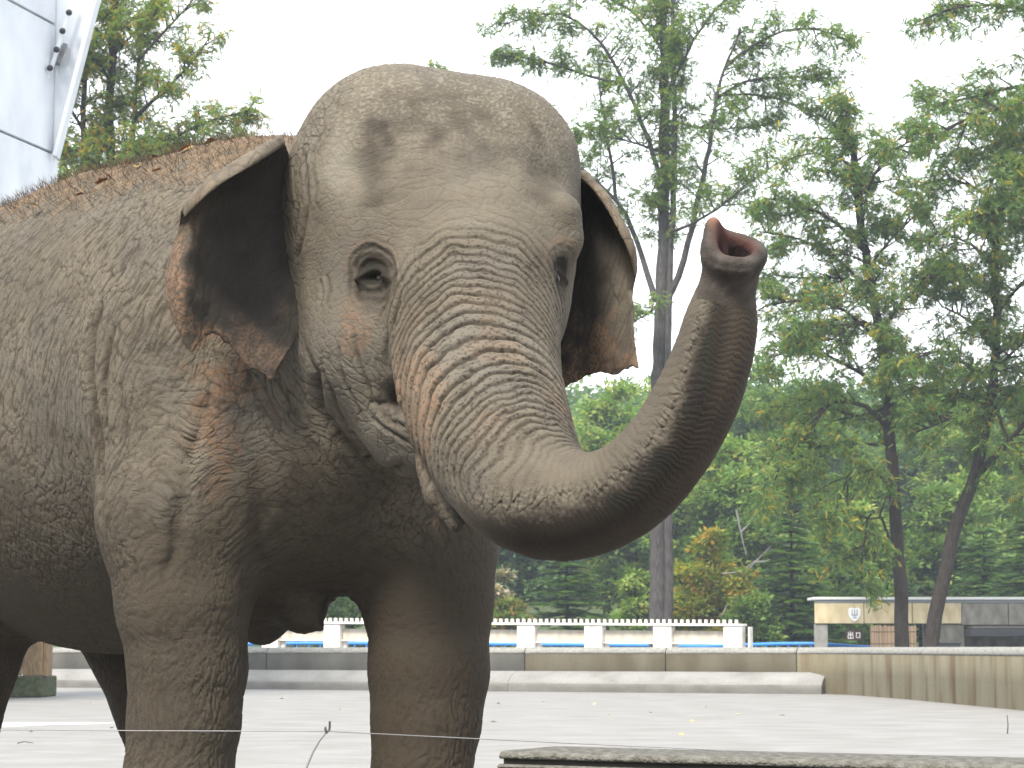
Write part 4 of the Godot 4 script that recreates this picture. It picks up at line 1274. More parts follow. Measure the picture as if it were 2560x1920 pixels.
# splits the quads that can be seen from the front, and bulges them by their normals
func refine(fine: Callable) -> void:
	var seen := PackedByteArray()
	seen.resize(ev.size())
	for v in ev.size():
		seen[v] = 1 if fine.call(ev[v], en[v]) else 0
	var mids := {}
	var quads := PackedInt32Array()
	for q in range(0, eq.size(), 4):
		var c := [eq[q], eq[q + 1], eq[q + 2], eq[q + 3]]
		if not (seen[c[0]] or seen[c[1]] or seen[c[2]] or seen[c[3]]):
			quads.append_array(eq.slice(q, q + 4))
			continue
		var m := [0, 0, 0, 0]
		for i in 4:
			var a: int = c[i]
			var b: int = c[(i + 1) % 4]
			var key := mini(a, b) * 4194304 + maxi(a, b)
			var at: int = mids.get(key, -1)
			if at < 0:
				at = ev.size()
				mids[key] = at
				var p := (ev[a] + ev[b]) * 0.5
				p += (en[a] * en[a].dot(ev[a] - p) + en[b] * en[b].dot(ev[b] - p)) * 0.25
				ev.append(p)
				en.append((en[a] + en[b]).normalized())
			m[i] = at
		var f := ev.size()
		var o := (ev[c[0]] + ev[c[1]] + ev[c[2]] + ev[c[3]]) * 0.25
		var add := Vector3.ZERO
		var sum := Vector3.ZERO
		for i in 4:
			add += en[c[i]] * en[c[i]].dot(ev[c[i]] - o)
			sum += en[c[i]]
		ev.append(o + add * 0.125)
		en.append(sum.normalized())
		for i in 4:
			quads.append_array(PackedInt32Array([c[i], m[i], f, m[(i + 3) % 4]]))
	eq = quads


func front_side(p: Vector3, n: Vector3) -> bool:
	if n.dot((Vector3(0, 1, 0) - p).normalized()) < -0.14:
		return false
	return p.x > -1.95 and p.y > 0.55


func face_side(p: Vector3, n: Vector3) -> bool:
	return p.z > -6.65 and p.y > 1.12 and front_side(p, n)


var noise_soft := FastNoiseLite.new()
var noise_mid := FastNoiseLite.new()
var noise_fine := FastNoiseLite.new()
var noise_crack := FastNoiseLite.new()
var noise_spot := FastNoiseLite.new()
var trunk_p := PackedVector3Array()
var trunk_s := PackedFloat32Array()
var trunk_r := PackedFloat32Array()
var trunk_up := PackedVector3Array()
var run_total := 1.0
var crease_box: Array[AABB] = []


func crack(q: Vector3) -> float:
	# 0 in the middle of a skin fold, 1 on its crease
	var c := noise_crack.get_noise_3dv(q) + 1.0
	return 1.0 - smoothstep(0.01, 0.15, c)


var fold_table := PackedFloat32Array()


func fold_count(w: float) -> float:
	# number of trunk rings passed at w metres from the brow: narrow, then broad, then narrow
	var x := clampf((w + 0.5) * 100.0, 0.0, 298.0)
	var i := int(x)
	return lerpf(fold_table[i], fold_table[i + 1], x - i)


func squeeze(p: Vector3, along: Vector3, k: float) -> Vector3:
	var o := p - Vector3(-0.6, 1.5, -6.6)
	return o - along * (o.dot(along) * k)


const SKIN := Color(0.102, 0.088, 0.068)
const SKIN_PINK := Color(0.17, 0.102, 0.0626)
const SKIN_DARK := Color(0.0145, 0.0118, 0.0102)
const FOLD_DIRT := Color(0.0302, 0.025, 0.0184)


func dress_range(part: int) -> void:
	var total := ev.size()
	var lo := total * part / 64
	var hi := total * (part + 1) / 64
	var pos := PackedVector3Array()
	var col := PackedColorArray()
	for v in range(lo, hi):
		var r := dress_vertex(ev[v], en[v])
		pos.append(r[0])
		col.append(r[1])
	block_out[part] = [pos, col]


func dress_vertex(p: Vector3, n: Vector3) -> Array:
	var front := front_side(p, n)
	var push := 0.0
	var dirt_shade := 0.0
	var pink := 0.0
	var dark := 0.0
	var pale := 0.0
	var shade_tone := 0.0
	var big := noise_soft.get_noise_3dv(p * 2.2)
	var mid := noise_mid.get_noise_3dv(p * 9.0)
	var fine := noise_fine.get_noise_3dv(p * 60.0)
	# --- where on the trunk
	var on_trunk := 0.0
	var s := 0.0
	var ang := 1.0
	var side := 0.0
	if p.z > -6.72 and p.y > 1.12 and p.x > -0.45:
		var best := 9.0
		var last := trunk_p.size() - 1
		var at := 0
		for i in range(0, last + 1, 6):
			var d := p.distance_squared_to(trunk_p[i])
			if d < best:
				best = d
				at = i
		var lo := maxi(at - 26, 0)
		var hi := mini(at + 26, last)
		best = 9.0
		for i in range(lo, hi + 1):
			best = minf(best, p.distance_to(trunk_p[i]) - trunk_r[i])
		# a soft mean over the near part of the line, so that the rings stay whole inside the bend
		var sum := 0.0
		var mean := Vector3.ZERO
		var u := Vector3.ZERO
		for i in range(lo, hi + 1):
			var k := exp((best - p.distance_to(trunk_p[i]) + trunk_r[i]) * 45.0)
			sum += k
			s += trunk_s[i] * k
			mean += trunk_p[i] * k
			u += trunk_up[i] * k
		s /= sum
		var n0 := clampi(int(s / run_total * last), 1, last - 1)
		var tan := (trunk_p[n0 + 1] - trunk_p[n0 - 1]).normalized()
		var off := p - mean / sum
		if at == 0:
			s += minf(off.dot(tan), 0.0)
		off = (off - tan * off.dot(tan)).normalized()
		u = (u - tan * u.dot(tan)).normalized()
		ang = off.dot(u)
		side = off.dot(tan.cross(u))
		on_trunk = 1.0 - smoothstep(0.015, 0.06, best)
		var lip := Geometry3D.get_closest_point_to_segment(p, LIP[0], LIP[1]).distance_to(p)
		on_trunk *= smoothstep(0.046, 0.062, lip)
	var head := smoothstep(1.14, 0.98, Vector3((p.x + 0.12) / 0.44, (p.y - 2.04) / 0.66, (p.z + 6.45) / 0.52).length())
	var height := p.y
	if on_trunk > 0.0:
		var r := lerpf(0.22, 0.1, smoothstep(0.6, 1.3, s))
		var warp := noise_soft.get_noise_3dv(Vector3(side * 1.3, s * 2.6, ang)) * 0.014 + noise_mid.get_noise_3dv(Vector3(side * 3.0, s * 9.0, ang * 2.0)) * 0.008
		var w := s - 0.5 * r * (1.0 - maxf(ang, -0.2)) + warp
		var bump := exp(-pow((w - 0.66) / 0.12, 2.0))
		var ph := fold_count(w)
		var f := ph - floorf(ph)
		var groove := exp(-pow((f - 0.5) / lerpf(0.19, 0.13, bump), 2.0))
		var ph2 := ph * 2.0 + noise_mid.get_noise_3dv(Vector3(side * 2.0, s * 5.0, 3.0)) * 1.3
		var f2 := ph2 - floorf(ph2)
		var groove2 := exp(-pow((f2 - 0.5) / 0.2, 2.0)) * smoothstep(-0.1, 0.3, noise_mid.get_noise_3dv(Vector3(side * 2.5, s * 8.0, 8.0)))
		var dorsal := lerpf(1.0, smoothstep(-0.2, 0.4, ang), smoothstep(0.7, 1.0, s))
		var fade := smoothstep(-0.10, 0.06, s) * lerpf(1.0, 0.16, smoothstep(0.98, 1.2, s + 0.1 * side))
		var amp := lerpf(0.0068, 0.0135, bump) * (0.75 + 0.5 * noise_soft.get_noise_3dv(p * 5.0 + Vector3(9, 0, 0)))
		push -= on_trunk * dorsal * fade * amp * (groove + 0.4 * groove2 - 0.25)
		dirt_shade += on_trunk * dorsal * fade * (groove * 0.72 + groove2 * 0.3)
		pale += on_trunk * dorsal * fade * (1.0 - groove) * 0.25 * bump
		# the underside: cross ribs, and a dark hide with its shade painted in
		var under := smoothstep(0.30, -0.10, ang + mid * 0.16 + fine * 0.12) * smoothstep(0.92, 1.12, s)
		var rib := absf(sin(w * 230.0 + mid * 2.0))
		push -= on_trunk * under * (1.0 - rib) * 0.0012
		var edge := exp(-pow((ang - 0.24) / 0.15, 2.0)) * smoothstep(0.92, 1.1, s)
		var rough := crack(Vector3(side * 3.0, s * 60.0, ang * 3.0))
		push -= on_trunk * edge * (0.004 * rough - 0.003 * fine)
		dirt_shade += on_trunk * edge * rough * 0.5
		pale += on_trunk * edge * 0.3
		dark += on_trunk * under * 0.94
		shade_tone += on_trunk * (1.0 - under) * 0.3 * smoothstep(0.95, 1.25, s)
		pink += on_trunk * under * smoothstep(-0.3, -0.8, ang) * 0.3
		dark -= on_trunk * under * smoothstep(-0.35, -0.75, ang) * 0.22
		# freckled flank of the snout
		var flank := smoothstep(0.35, 0.85, side) * smoothstep(0.3, 0.55, s) * (1.0 - smoothstep(0.75, 0.9, s))
		pink += on_trunk * flank * 0.5 * smoothstep(-0.3, 0.25, big)
		pink += on_trunk * 0.25 * smoothstep(0.0, 0.4, noise_soft.get_noise_3dv(p * 4.0 + Vector3(0, 5, 0))) * smoothstep(0.3, 0.6, s) * (1.0 - smoothstep(0.9, 1.0, s))
		var freck := smoothstep(0.32, 0.5, noise_spot.get_noise_3dv(p * 75.0)) * smoothstep(0.1, 0.3, s) * (1.0 - smoothstep(0.95, 1.1, s))
		dirt_shade += on_trunk * freck * 0.6
	# --- body, legs, neck: nets of creases that run their own way in each region
	var rest := 1.0 - on_trunk
	if rest > 0.01:
		var q := p + Vector3(noise_mid.get_noise_3dv(p * 3.0), noise_mid.get_noise_3dv(p * 3.0 + Vector3(7, 0, 0)), 0) * 0.05
		var leg := smoothstep(1.30, 1.05, height + 0.1 * big)
		var flank2 := smoothstep(-0.98, -1.2, p.x) * (1.0 - leg)
		var neck := smoothstep(-0.74, -0.58, p.x + 0.2 * (height - 1.5)) * (1.0 - head) * (1.0 - leg)
		var shoulder := (1.0 - leg) * (1.0 - flank2) * (1.0 - head) * (1.0 - neck)
		var upper := smoothstep(1.65, 1.95, height + big * 0.15)
		var wa := flank2 + shoulder * upper
		var wb := shoulder * (1.0 - upper) + leg * smoothstep(0.88, 1.1, height) + flank2 * smoothstep(1.6, 1.2, height) * 0.6
		var wc := leg * smoothstep(1.1, 0.8, height)
		var wd := neck
		var even := rest * (1.0 - head) / maxf(sqrt(wa * wa + wb * wb + wc * wc + wd * wd), 0.2)
		wa *= even
		wb *= even
		wc *= even
		wd *= even
		var na := 0.0
		if wa > 0.03:
			var a := squeeze(q, Vector3(0.40, 0.89, 0.2).normalized(), 0.89)
			na += wa * (crack(a * 44.0) * 0.8 + crack(a * 85.0) * 0.6 + crack(squeeze(q, Vector3(-0.75, 0.55, -0.3).normalized(), 0.8) * 26.0) * 0.28)
		if wb > 0.03:
			var b := squeeze(q, Vector3(0.9, 0.12 + 0.25 * big, 0.4).normalized(), 0.80)
			na += 0.72 * wb * (crack(b * 40.0) * 0.85 + crack(b * 80.0) * 0.6)
		if wc > 0.03:
			var c := squeeze(q, Vector3(0.45, 0.9, 0.0).normalized(), 0.82)
			na += wc * (crack(c * 46.0) * 0.9 + crack(c * 88.0) * 0.8)
		if wd > 0.03:
			var d := squeeze(q, Vector3(0.5, -0.82, 0.2).normalized(), 0.8)
			na += wd * (crack(d * 36.0) * 0.7 + crack(d * 72.0) * 0.5)
		push -= na * 0.0036 * (0.8 + 0.6 * big)
		dirt_shade += na * 0.75
		push += (wb + 0.3 * wa) * mid * 0.0018
		if head > 0.0:
			var hm := head * rest
			var hc := crack(squeeze(q, Vector3(0.96, 0.05, 0.1).normalized(), 0.82) * 46.0)
			var cheek := smoothstep(2.0, 1.75, height)
			var hk := crack(squeeze(q, Vector3(0.45, -0.85, 0.2).normalized(), 0.62) * 38.0) * cheek
			push -= hm * (hc * 0.0011 + hk * 0.0022)
			dirt_shade += hm * (hc * 0.10 + hk * 0.24)
			push += hm * (mid * 0.0012 + fine * 0.0004)
		# shade painted into the skin colour of the legs, chest and belly
		shade_tone += rest * (1.0 - head) * (0.05 + 0.68 * smoothstep(1.75, 1.15, height + 0.12 * big) + 0.16 * smoothstep(-0.6, -0.35, p.x) * smoothstep(1.35, 1.15, height))
	# --- single folds
	for i in CREASES.size():
		if not crease_box[i].has_point(p):
			continue
		var line: Array = CREASES[i][2]
		var w: float = CREASES[i][0]
		var deep: float = CREASES[i][1]
		var near := 1.0
		var where := 0.0
		for m in line.size() - 1:
			var x: Vector3 = line[m]
			var y: Vector3 = line[m + 1]
			var xy := y - x
			var t := clampf((p - x).dot(xy) / xy.length_squared(), 0.0, 1.0)
			var d := (p - x - xy * t).length()
			if d < near:
				near = d
				where = (m + t) / (line.size() - 1)
		near += mid * w * 0.25
		var ends := smoothstep(0.0, 0.15, where) * smoothstep(1.0, 0.85, where)
		var g := exp(-pow(near / w * 1.9, 2.0))
		push -= g * deep * ends
		push += exp(-pow((near - w * 1.5) / w * 1.4, 2.0)) * deep * 0.28 * ends
		dirt_shade += g * ends * 0.5
	for q in DENTS:
		var c: Vector3 = q[0]
		var d := c.distance_to(p) / float(q[1])
		if d < 2.2:
			push -= exp(-d * d * 1.3) * float(q[2])
	# --- the lids round each eye
	for eye in EYES:
		var lids := 1.0 if eye[0].x < 0.0 else 0.3
		var c: Vector3 = eye[0]
		var flat := p - c
		if flat.length() > 0.15:
			continue
		flat -= (eye[1] as Vector3) * flat.dot(eye[1])
		flat.y *= 0.86
		var r := flat.length()
		if r < 0.11:
			var across := (eye[1] as Vector3).cross(Vector3.UP).normalized()
			var ex := flat.dot(across)
			var ey := flat.y / 0.86
			var ring := sin(r * 300.0 + mid * 3.0 + ey * 20.0)
			var zone := smoothstep(0.10, 0.075, r) * smoothstep(0.03, 0.045, r)
			push += zone * ring * 0.0015 * lids
			dirt_shade += zone * (0.5 - 0.5 * ring) * 0.4 * lids
			push -= exp(-pow((r - 0.066) / 0.012, 2.0)) * 0.0035 * lids
			dirt_shade += exp(-pow((r - 0.066) / 0.012, 2.0)) * 0.5 * lids
			# heavy upper lid, bag under the eye, a narrow slit between
			var slit := ey - 0.004 + ex * ex * 9.0
			var low := ey + 0.016 - ex * ex * 6.0
			push += lids * smoothstep(0.06, 0.045, r) * (0.019 * exp(-pow((slit - 0.014) / 0.012, 2.0)) + 0.016 * exp(-pow((low + 0.007) / 0.014, 2.0)))
			dark += smoothstep(0.062, 0.04, r) * (0.9 * smoothstep(-0.024, -0.008, ey) + 0.68)
			dark += smoothstep(0.055, 0.03, r) * 0.8 * exp(-pow((ey + 0.001) / 0.011, 2.0))
			pink += exp(-pow((r - 0.088) / 0.012, 2.0)) * 0.25 * smoothstep(0.0, 0.05, ey)
	# --- marks on the skin
	if head > 0.0 and on_trunk < 0.5:
		dark += head * 0.42 * blot(p, Vector3(-0.375, 2.32, -6.31), Vector3(0.055, 0.13, 0.12), mid)
		dark += head * 0.36 * blot(p, Vector3(-0.10, 2.33, -6.31), Vector3(0.16, 0.06, 0.16), mid * 0.4)
		dark += head * 0.3 * blot(p, Vector3(0.09, 2.31, -6.39), Vector3(0.04, 0.1, 0.12), mid)
		dark += head * 0.25 * blot(p, Vector3(-0.25, 2.44, -6.4), Vector3(0.2, 0.07, 0.2), mid)
		pale += head * 0.75 * blot(p, Vector3(-0.455, 2.30, -6.35), Vector3(0.05, 0.13, 0.1), mid)
		pale += head * 0.5 * blot(p, Vector3(-0.08, 2.14, -6.15), Vector3(0.1, 0.04, 0.1), mid)
		pale += head * 0.4 * blot(p, Vector3(0.1, 2.12, -6.15), Vector3(0.08, 0.07, 0.1), mid)
		var dust := smoothstep(0.12, 0.5, fine + 0.35 * mid) * smoothstep(2.22, 2.55, p.y)
		pale += dust * 0.8
		push += dust * 0.0015
	dark += 0.6 * blot(p, MOUTH, Vector3(0.035, 0.03, 0.06), mid)
	pink += 0.85 * blot(p, THROAT_PATCH, Vector3(0.085, 0.20, 0.25), mid * 1.4)
	pink += 0.5 * blot(p, Vector3(-0.42, 1.86, -6.35), Vector3(0.06, 0.06, 0.1), mid * 1.4)
	pale += smoothstep(2.3, 2.6, height) * (1.0 - head) * 0.5
	var soil := smoothstep(0.60, 0.86, n.y + 0.16 * mid + 0.06 * fine) * smoothstep(2.28, 2.38, height) * (1.0 - smoothstep(-0.75, -0.45, p.x))
	push += soil * (0.004 * mid + 0.003 * fine)
	var freckle := smoothstep(0.0, 0.35, noise_spot.get_noise_3dv(p * 58.0) + 0.34)
	pink *= 0.25 + 0.75 * freckle
	var col := SKIN * (1.0 + 0.22 * big + 0.16 * mid + 0.10 * fine)
	var cool := smoothstep(-0.2, 0.5, noise_soft.get_noise_3dv(p * 3.1 + Vector3(0, 0, 40)))
	col = col.lerp(Color(0.0972, 0.0891, 0.077), cool * 0.45)
	col = col.lerp(Color(0.186, 0.17, 0.139), clampf(pale, 0.0, 1.0) * 0.6)
	col = col.lerp(SKIN_PINK * (1.0 + 0.2 * mid), clampf(pink, 0.0, 0.9))
	col = col.lerp(Color(0.0292, 0.0223, 0.015), clampf(shade_tone, 0.0, 0.9))
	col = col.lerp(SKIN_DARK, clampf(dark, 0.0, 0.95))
	col = col.lerp(FOLD_DIRT, clampf(dirt_shade, 0.0, 0.85))
	col = col.lerp(Color(0.101, 0.0713, 0.0454) * (1.0 + 0.5 * mid + 0.5 * fine), soil * 0.85)
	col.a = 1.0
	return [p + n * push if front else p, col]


func erf_like(x: float) -> float:
	return tanh(1.2 * x)


func blot(p: Vector3, c: Vector3, r: Vector3, rough: float) -> float:
	var d := ((p - c) / r).length()
	return smoothstep(1.5, 0.2, d + rough * 0.8)


func spline(a: Vector3, b: Vector3, c: Vector3, d: Vector3, t: float) -> Vector3:
	return 0.5 * (2.0 * b + (c - a) * t + (2.0 * a - 5.0 * b + 4.0 * c - d) * t * t + (3.0 * b - a - 3.0 * c + d) * t * t * t)


func sheet_point(grid: Array, u: float, v: float) -> Vector3:
	var rows: int = grid.size() - 1
	var cols: int = (grid[0] as Array).size() - 1
	var i := mini(int(v * rows), rows - 1)
	var j := mini(int(u * cols), cols - 1)
	var tv := v * rows - i
	var tu := u * cols - j
	var line: Array[Vector3] = []
	for m in range(-1, 3):
		var g: Array = grid[clampi(i + m, 0, rows)]
		line.append(spline(g[maxi(j - 1, 0)], g[j], g[j + 1], g[mini(j + 2, cols)], tu))
	return spline(line[0], line[1], line[2], line[3], tv)


func ear_sheet(grid: Array, mirrored: bool, verts: PackedVector3Array, cols: PackedColorArray, tris: PackedInt32Array) -> void:
	var nu := 110
	var nv := 190
	var at: Array[Vector3] = []
	for j in nv + 1:
		for i in nu + 1:
			var u := float(i) / nu
			var v := float(j) / nv
			var p := sheet_point(grid, u, v)
			# the torn and scalloped hem
			if v > 0.9:
				p += Vector3(0, noise_mid.get_noise_3dv(p * 14.0) * 0.016 * (v - 0.9) * 10.0, 0)
			at.append(p)
	var first := verts.size()
	for layer in 2:
		for j in nv + 1:
			for i in nu + 1:
				var u := float(i) / nu
				var v := float(j) / nv
				var p := at[j * (nu + 1) + i]
				var du := at[j * (nu + 1) + mini(i + 1, nu)] - at[j * (nu + 1) + maxi(i - 1, 0)]
				var dv := at[mini(j + 1, nv) * (nu + 1) + i] - at[maxi(j - 1, 0) * (nu + 1) + i]
				var n := du.cross(dv).normalized()
				if mirrored:
					n = -n
				if layer == 1:
					n = -n
				var rim := minf(minf((1.0 - u) * 14.0, v * 20.0), (1.0 - v) * 26.0)
				var half := lerpf(0.009, 0.004, u) * sqrt(clampf(rim, 0.0, 1.0))
				var mid := noise_mid.get_noise_3dv(p * 9.0)
				var fine := noise_fine.get_noise_3dv(p * 60.0)
				var c := crack(squeeze(p, Vector3(0.2, 0.97, 0.1).normalized(), 0.7) * 26.0)
				var push := half + mid * 0.003 - c * 0.0016 + fine * 0.0006
				var edge := smoothstep(0.70, 0.98, v + 0.25 * mid) if mirrored else maxf(smoothstep(0.78, 1.0, v + 0.2 * mid), smoothstep(0.70, 0.86, u + 0.15 * mid) * smoothstep(0.25, 0.5, v))
				edge = maxf(edge, smoothstep(0.18, 0.06, v) * 0.35)
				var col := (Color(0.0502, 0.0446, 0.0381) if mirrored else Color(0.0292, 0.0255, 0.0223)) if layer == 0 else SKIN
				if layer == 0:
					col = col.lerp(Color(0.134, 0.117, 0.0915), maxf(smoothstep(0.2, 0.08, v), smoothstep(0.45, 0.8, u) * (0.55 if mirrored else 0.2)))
				col = col * (1.0 + 0.25 * mid + 0.15 * fine)
				var freckle := smoothstep(0.0, 0.35, noise_spot.get_noise_3dv(p * 88.0) + 0.2)
				var lobe := 1.0 if mirrored else lerpf(0.4, 1.0, smoothstep(0.5, 0.75, u))
				col = col.lerp(SKIN_PINK, clampf(edge * 0.85 * lobe * (0.15 + 0.85 * freckle), 0.0, 0.9))
				col = col.lerp(FOLD_DIRT, c * 0.4)
				col.a = 1.0
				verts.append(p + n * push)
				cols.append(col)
	var step := (nu + 1) * (nv + 1)
	for layer in 2:
		for j in nv:
			for i in nu:
				var a := first + layer * step + j * (nu + 1) + i
				var b := a + 1
				var c := a + nu + 2
				var d := a + nu + 1
				if (layer == 0) == mirrored:
					tris.append_array(PackedInt32Array([a, b, c, a, c, d]))
				else:
					tris.append_array(PackedInt32Array([a, c, b, a, d, c]))
	# close the rim
	var loop: Array[int] = []
	for i in nu + 1:
		loop.append(i)
	for j in range(1, nv + 1):
		loop.append(j * (nu + 1) + nu)
	for i in range(nu - 1, -1, -1):
		loop.append(nv * (nu + 1) + i)
	for k in loop.size() - 1:
		var a := first + loop[k]
		var b := first + loop[k + 1]
		if mirrored:
			tris.append_array(PackedInt32Array([a, b + step, b, a, a + step, b + step]))
		else:
			tris.append_array(PackedInt32Array([a, b, b + step, a, b + step, a + step]))


func trunk_tip(verts: PackedVector3Array, cols: PackedColorArray, tris: PackedInt32Array) -> void:
	# a flared lip round two nostrils, with the finger at the inner (upper) side
	var last := trunk_p.size() - 1
	var root := trunk_p[last - 13]
	var lip := Vector3(0.522, 1.925, -5.478)
	var up := Vector3(0.07, 0.78, 0.62).normalized()
	var x := Vector3(1, 0, 0)
	x = (x - up * x.dot(up)).normalized()
	var z := x.cross(up)
	var t0 := (trunk_p[last - 10] - trunk_p[last - 15]).normalized()
	var x0 := (Vector3(1, 0, 0) - t0 * t0.x).normalized()
	var z0 := x0.cross(t0)
	var rings := 40
	var around := 96
	var first := verts.size()
	for j in rings + 1:
		var f := float(j) / rings
		for i in around:
			var a := TAU * i / around
			var finger := exp(-pow(angle_difference(a, deg_to_rad(150.0)) / 0.62, 2.0))
			var r: float
			var h: float
			var turn := smoothstep(0.0, 0.4, f)
			if f < 0.4:
				r = lerpf(0.0755, 0.066, smoothstep(0.0, 0.26, f)) + 0.011 * smoothstep(0.24, 0.36, f) + 0.004 * sin(smoothstep(0.22, 0.4, f) * PI)
				h = 0.0
			elif f < 0.6:
				var w := (f - 0.4) / 0.2 * PI
				r = 0.059 + 0.018 * cos(w)
				h = 0.015 * sin(w)
			else:
				var w := (f - 0.6) / 0.4
				var pinch := 1.0 - 0.35 * exp(-pow(cos(a - 0.5) / 0.3, 2.0)) * smoothstep(0.1, 0.5, w)
				r = lerpf(0.041, 0.026, w) * pinch
				h = -0.055 * w
			var lift := finger * smoothstep(0.22, 0.5, f) * (1.0 - smoothstep(0.5, 0.8, f)) * 0.052
			var c := (root.lerp(lip, smoothstep(0.0, 0.42, f)))
			var ex := x0.lerp(x, turn).normalized()
			var ez := z0.lerp(z, turn).normalized()
			var dir := ex * cos(a) - ez * sin(a)
			var p := c + dir * r + up * h + Vector3(-0.06, 0.98, 0.1) * lift - dir * lift * 0.12
			var mid := noise_mid.get_noise_3dv(p * 14.0)
			var fine := noise_fine.get_noise_3dv(p * 90.0)
			p += dir * (mid * 0.003 + fine * 0.0012)
			verts.append(p)
			var col := Color(0.0516, 0.0444, 0.039) * (0.9 + 0.5 * mid + 0.25 * fine)
			var side := smoothstep(-0.3, 0.3, dir.x * 0.6 + dir.z)
			col = col.lerp(Color(0.06, 0.05, 0.042), side * (1.0 - smoothstep(0.1, 0.32, f)) * 0.7)
			col = col.lerp(Color(0.066, 0.027, 0.0216), smoothstep(0.47, 0.58, f) * 0.75)
			col = col.lerp(Color(0.012, 0.009, 0.009), smoothstep(0.58, 0.68, f) * (1.0 - finger * 0.5))
			col = col.lerp(Color(0.203, 0.105, 0.0675), pow(finger, 4.0) * smoothstep(0.44, 0.49, f) * (1.0 - smoothstep(0.51, 0.56, f)) * 0.8)
			col = col.lerp(Color(0.05, 0.038, 0.036), finger * smoothstep(0.2, 0.35, f) * (1.0 - smoothstep(0.44, 0.48, f)) * 0.7)
			col.a = 1.0
			cols.append(col)
	for j in rings:
		for i in around:
			var a := first + j * around + i
			var b := first + j * around + (i + 1) % around
			var c := b + around
			var d := a + around
			tris.append_array(PackedInt32Array([a, c, b, a, d, c]))


func smooth_normals(verts: PackedVector3Array, tris: PackedInt32Array) -> PackedVector3Array:
	var n := PackedVector3Array()
	n.resize(verts.size())
	for t in range(0, tris.size(), 3):
		var a := tris[t]
		var b := tris[t + 1]
		var c := tris[t + 2]
		var f := (verts[c] - verts[a]).cross(verts[b] - verts[a])
		n[a] += f
		n[b] += f
		n[c] += f
	for i in n.size():
		n[i] = n[i].normalized()
	return n


